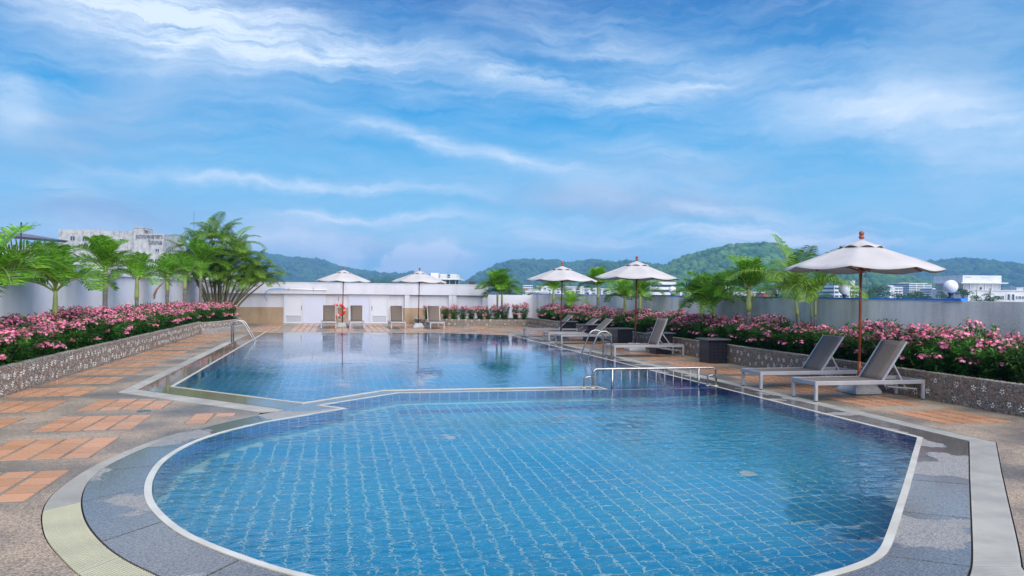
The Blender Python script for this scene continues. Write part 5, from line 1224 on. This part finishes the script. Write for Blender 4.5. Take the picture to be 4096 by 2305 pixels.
for xa in (4033, 4051):
    mb = MB(); x0, x1 = X(xa - 5), X(xa + 5); zc = H_(1182, 4040); rad = (x1 - x0) / 2; xc = (x0 + x1) / 2
    ar2 = [(xc + rad * math.cos(math.pi * k / 10), zc + rad * math.sin(math.pi * k / 10)) for k in range(11)]; prof = [(x1, H_(1200, 4040))] + ar2 + [(x0, H_(1200, 4040))]
    outr = [(x1 + .35, H_(1200, 4040))] + [(xc + (rad + .35) * math.cos(math.pi * k / 10), zc + (rad + .35) * math.sin(math.pi * k / 10)) for k in range(11)] + [(x0 - .35, H_(1200, 4040))]
    nn_ = len(prof)
    mb.add([(p[0], -.22, p[1]) for p in prof] + [(p[0], -.22, p[1]) for p in outr] + [(p[0], -.005, p[1]) for p in outr], [(i, i + 1, nn_ + i + 1, nn_ + i) for i in range(nn_ - 1)] + [(nn_ + i, nn_ + i + 1, 2 * nn_ + i + 1, 2 * nn_ + i) for i in range(nn_ - 1)]); fo = mb.build('arch', M['far_white'], r)
    mb = MB(); mb.add([(p[0], -.08, p[1]) for p in prof], [tuple(range(nn_))]); mb.build('pane', M['glass_far'], fo)
# rooftop odds and ends at the far right and on the green hill
for (x0, x1, y, Y_, lab) in ((4044, 4062, 1151, 480, 'tiny far white roof just right of the landmark tower'), (4066, 4094, 1152, 470, 'tiny far white roofs at the right edge of the town')):
    r, w, H_ = bld('far_house', lab, x0, x1, Y_, 8); box_part(r, 'wall', M['far_white'], 0, w, 0, 8, 0, H_(y)); box_part(r, 'roof', M['far_grey'], -.2, w + .2, -.2, 8.2, H_(y) + .01, H_(y) + .4)

# ------------------------------------------------------------------ trees of the town
def make_tree(seed, n=900, leaf=.42, squash=.8):
    r = np.random.RandomState(seed); lobes = [(np.array([r.normal(0, .36), r.normal(0, .36), r.uniform(.1, .75)]), r.uniform(.28, .46)) for _ in range(11)]
    V = np.zeros((n, 4, 3)); 
    for i in range(n):
        c, rad = lobes[r.randint(len(lobes))]; d = r.normal(size=3); d /= np.linalg.norm(d); d[2] = abs(d[2]) * .9 if r.rand() < .75 else d[2]
        p = c + d * rad * r.uniform(.75, 1.05) * np.array([1, 1, squash]); a = r.normal(size=3); a /= np.linalg.norm(a); b = np.cross(a, d); b /= np.linalg.norm(b) + 1e-9; s_ = leaf * .11 * r.uniform(.6, 1.3)
        V[i] = [p - a * s_, p + b * s_ * .7, p + a * s_, p - b * s_ * .7]
    me = quads_mesh('crown', V.reshape(-1, 3), np.arange(n * 4).reshape(-1, 4), [M['tree_leaf']])
    tb_ = MB(); tb_.tube([(0, 0, -1.5), (0.02, 0, -.4), (0, 0, .35)], [.07, .055, .025], 7); tb_.tube([(0, 0, -.2), (.25, .1, .3)], [.035, .015], 5); tb_.tube([(0, 0, -.1), (-.25, -.05, .35)], [.035, .015], 5)
    return me, tb_.mesh('trunk', M['bark'])
tv = [make_tree(21, 1100), make_tree(22, 1100), make_tree(23, 900)]
def tree(x, ytop, wpx, Y, v, label, group='trees among the town buildings'):
    X_, _, Z = at_Y(x, ytop, Y); sz = wpx * Y / FF / 1.5; r = thing('broadleaf_tree', label, 'tree', (X_, Y, GZ), rng.uniform(0, 6), group); zc = Z - GZ - sz * 1.05
    o = obj('crown', tv[v][0], r, loc=(0, 0, zc)); o.scale = (sz,) * 3; o = obj('trunk', tv[v][1], r, loc=(0, 0, zc)); o.scale = (sz, sz, max(sz, zc / 1.5))
TR = [(3500, 1133, 110, 300, 0, 'broad dark tree right of the white office block'), (3575, 1163, 95, 240, 1, 'low spreading tree below the gabled house'), (3648, 1160, 90, 235, 0, 'low spreading tree below the hospital block'),
      (3700, 1172, 80, 230, 2, 'small low tree in front of the hospital ground floor'), (3768, 1161, 50, 215, 1, 'olive-green tree left of the rightmost globe lamp'), (3852, 1150, 62, 200, 0, 'olive-green pointed tree right of the rightmost globe lamp'),
      (3905, 1178, 50, 190, 2, 'low tree in front of the landmark building, left'), (3960, 1168, 60, 185, 1, 'small airy tree in front of the landmark arches'), (3460, 1160, 70, 290, 2, 'rounded tree just right of the nearest parasol pole'),
      (3240, 1165, 90, 260, 0, 'tree behind the areca stems'), (3150, 1160, 90, 265, 1, 'tree behind the half-hidden globe lamp'), (2132, 1166, 60, 190, 2, 'small dark tree right of the twin palms'), (2160, 1162, 40, 230, 0, 'small tree behind the low houses right of the twin palms'),
      (2290, 1165, 60, 240, 1, 'tree behind the young palm'), (2060, 1160, 50, 240, 1, 'tree glimpsed between the twin palm crowns'), (3305, 1168, 60, 270, 2, 'tree below the white office block'), (3620, 1176, 60, 215, 2, 'low shrub-like tree above the wall below the hospital wing')]
for a in TR: tree(*a)

# ------------------------------------------------------------------ hills
def ridge_h(pts, Y):
    P_ = [at_Y(x, y, Y) for x, y in pts]; return np.array([p[0] for p in P_]), np.array([p[2] for p in P_])
def vnoise(x, y, seed):
    def hsh(i, j): return np.abs(np.sin(i * 127.1 + j * 311.7 + seed * 74.7) * 43758.5453) % 1
    i, j = np.floor(x), np.floor(y); fx, fy = x - i, y - j; fx = fx * fx * (3 - 2 * fx); fy = fy * fy * (3 - 2 * fy)
    return (hsh(i, j) * (1 - fx) + hsh(i + 1, j) * fx) * (1 - fy) + (hsh(i, j + 1) * (1 - fx) + hsh(i + 1, j + 1) * fx) * fy
blobs = []
import bmesh
for k in range(3):
    b_ = bmesh.new(); bmesh.ops.create_icosphere(b_, subdivisions=2 if k else 1, radius=1)
    rr2 = np.random.RandomState(k)
    for v in b_.verts: v.co *= rr2.uniform(.78, 1.18)
    b_.verts.ensure_lookup_table(); blobs.append((np.array([v.co[:] for v in b_.verts]), np.array([[v.index for v in f.verts] for f in b_.faces]))); b_.free()
def hill(name, pts, Y, depth, crown, ncrown, seed, big=0):
    cm = M['forest_crown_near'] if big else M['forest_crown']
    hx, hz = ridge_h(pts, Y); hz = hz - crown * .75; x0, x1 = hx[0] - depth * .4, hx[-1] + depth * .4; nu = 260; nv = 44
    u = np.linspace(x0, x1, nu); v = np.linspace(-1, .8, nv); U, Vv = np.meshgrid(u, v); top = np.interp(U, hx, hz)
    edge = np.clip(np.minimum((U - x0), (x1 - U)) / (depth * .35), 0, 1); top = GZ + (top - GZ) * np.sin(edge * math.pi / 2)
    pr = np.cos(np.clip(np.abs(Vv), 0, 1) * math.pi / 2) ** .85
    fold = (vnoise(U / (depth * .22), Vv * 3, seed) - .5) * .35 * np.abs(Vv) ** .7
    Zz = GZ - 3 + (top - GZ + 3) * np.clip(pr + fold * (1 - np.abs(Vv)), 0, 1.0) + (vnoise(U / crown / 1.6, Vv * depth / crown / 1.6, seed + 3) - .5) * crown * .5
    Yy = Y + Vv * depth
    V = np.stack([U, Yy, Zz], -1).reshape(-1, 3); i = np.arange(nu * nv).reshape(nv, nu); F = np.stack([i[:-1, :-1], i[:-1, 1:], i[1:, 1:], i[1:, :-1]], -1).reshape(-1, 4)
    me = quads_mesh(name, V, F, [M['forest']]); me.polygons.foreach_set('use_smooth', [True] * len(F)); h = obj(name, me, kind='structure')
    r = np.random.RandomState(seed + 9); nb = ncrown; uu = r.uniform(0, 1, nb) * (nu - 1); vv = (r.beta(1.6, 1.1, nb)) * (nv - 1) * .60
    iu, iv = uu.astype(int), vv.astype(int); px_, py_, pz_ = U[iv, iu] + r.uniform(-1, 1, nb) * crown, Yy[iv, iu] + r.uniform(-1, 1, nb) * crown, Zz[iv, iu]
    bv, bf = blobs[1 if big else 0]; s_ = crown * r.uniform(.32, .72, nb); th = r.uniform(0, 6.28, nb); ct, st2 = np.cos(th), np.sin(th)
    X_ = bv[None, :, 0] * ct[:, None] - bv[None, :, 1] * st2[:, None]; Y_ = bv[None, :, 0] * st2[:, None] + bv[None, :, 1] * ct[:, None]
    VV = np.stack([px_[:, None] + X_ * s_[:, None], py_[:, None] + Y_ * s_[:, None], pz_[:, None] + bv[None, :, 2] * (s_ * r.uniform(.7, 1.1, nb))[:, None] + .15 * crown], -1)
    FF2 = (bf[None] + (np.arange(nb) * len(bv))[:, None, None]).reshape(-1, 3)
    obj('tree_cover', quads_mesh('tree_cover', VV.reshape(-1, 3), FF2, [cm]), h, kind='stuff')
    return h
hill('left_hills', [(560, 1030), (634, 1010), (710, 998), (900, 992), (1030, 1004), (1088, 1013), (1165, 1026), (1199, 1031), (1263, 1032), (1297, 1041), (1327, 1055), (1365, 1064), (1395, 1070), (1429, 1077), (1476, 1085), (1532, 1092), (1583, 1093), (1617, 1099), (1650, 1094), (1681, 1085), (1715, 1100), (1760, 1116), (1835, 1124), (1895, 1128)], 2300, 600, 13, 6000, 1)
hill('dark_knoll', [(1440, 1140), (1476, 1124), (1510, 1107), (1545, 1098), (1575, 1109), (1596, 1124), (1620, 1142)], 1100, 90, 8, 900, 2)
hill('far_ridge', [(1800, 1131), (1850, 1123), (1900, 1124), (1971, 1118)], 2900, 200, 16, 600, 7)
hill('middle_hills', [(1874, 1128), (1891, 1121), (1910, 1111), (1934, 1092), (1971, 1078), (2019, 1059), (2067, 1045), (2128, 1040), (2159, 1041), (2176, 1042), (2207, 1039), (2234, 1049), (2280, 1051), (2333, 1045), (2362, 1036), (2381, 1039), (2405, 1045), (2500, 1055)], 2000, 500, 14, 5000, 3)
hill('wooded_spur', [(2330, 1100), (2380, 1062), (2415, 1043), (2450, 1045), (2479, 1047), (2522, 1043), (2611, 1055), (2675, 1064), (2740, 1080)], 1500, 260, 11, 2600, 4)
hill('green_hill', [(2600, 1085), (2650, 1066), (2687, 1061), (2712, 1043), (2762, 1028), (2787, 1016), (2836, 1001), (2882, 993), (2915, 985), (2960, 981), (3010, 975), (3035, 979), (3064, 993), (3097, 1001), (3138, 1010), (3180, 1028), (3240, 1048), (3330, 1070), (3420, 1092), (3520, 1120)], 1150, 300, 9, 9000, 5, 1)
hill('right_hills', [(3300, 1090), (3450, 1075), (3600, 1056), (3726, 1046), (3770, 1038), (3809, 1034), (3847, 1038), (3891, 1041), (3941, 1049), (3996, 1052), (4057, 1057), (4120, 1060), (4300, 1075)], 1900, 500, 14, 5000, 6)
X_, Y_, Z_ = at_Y(2826, 1083, 1010); r = thing('hill_villa', 'lone pale roof among the trees on the green hill', 'house', (X_, Y_, Z_ - 6)); box_part(r, 'wall', M['far_white'], -4, 4, 0, 6, 0, 5.5); box_part(r, 'roof', M['far_white'], -5, 5, -1, 7, 5.51, 6.4)
X_, Y_, Z_ = at_Y(2934, 985, 1090); r = thing('hill_mast', 'thin mast on the shoulder of the green hill', 'mast', (X_, Y_, Z_ - 20)); mb = MB(); mb.tube([(0, 0, 0), (0, 0, 23)], [.45, .25], 6); mb.build('lattice', M['far_white'], r)

# ------------------------------------------------------------------ haze
hz = bpy.data.materials.new('haze'); hz.use_nodes = True; t = hz.node_tree; t.nodes.clear(); out = t.nodes.new('ShaderNodeOutputMaterial'); pv = t.nodes.new('ShaderNodeVolumePrincipled')
pv.inputs['Color'].default_value = (.27, .57, 1.0, 1); pv.inputs['Density'].default_value = .00036; pv.inputs['Anisotropy'].default_value = .0
t.links.new(pv.outputs[0], out.inputs['Volume'])
mb = MB(); mb.box(-3100, 3100, -150, 3700, -15, 150); mb.build('haze', hz, kind='stuff')
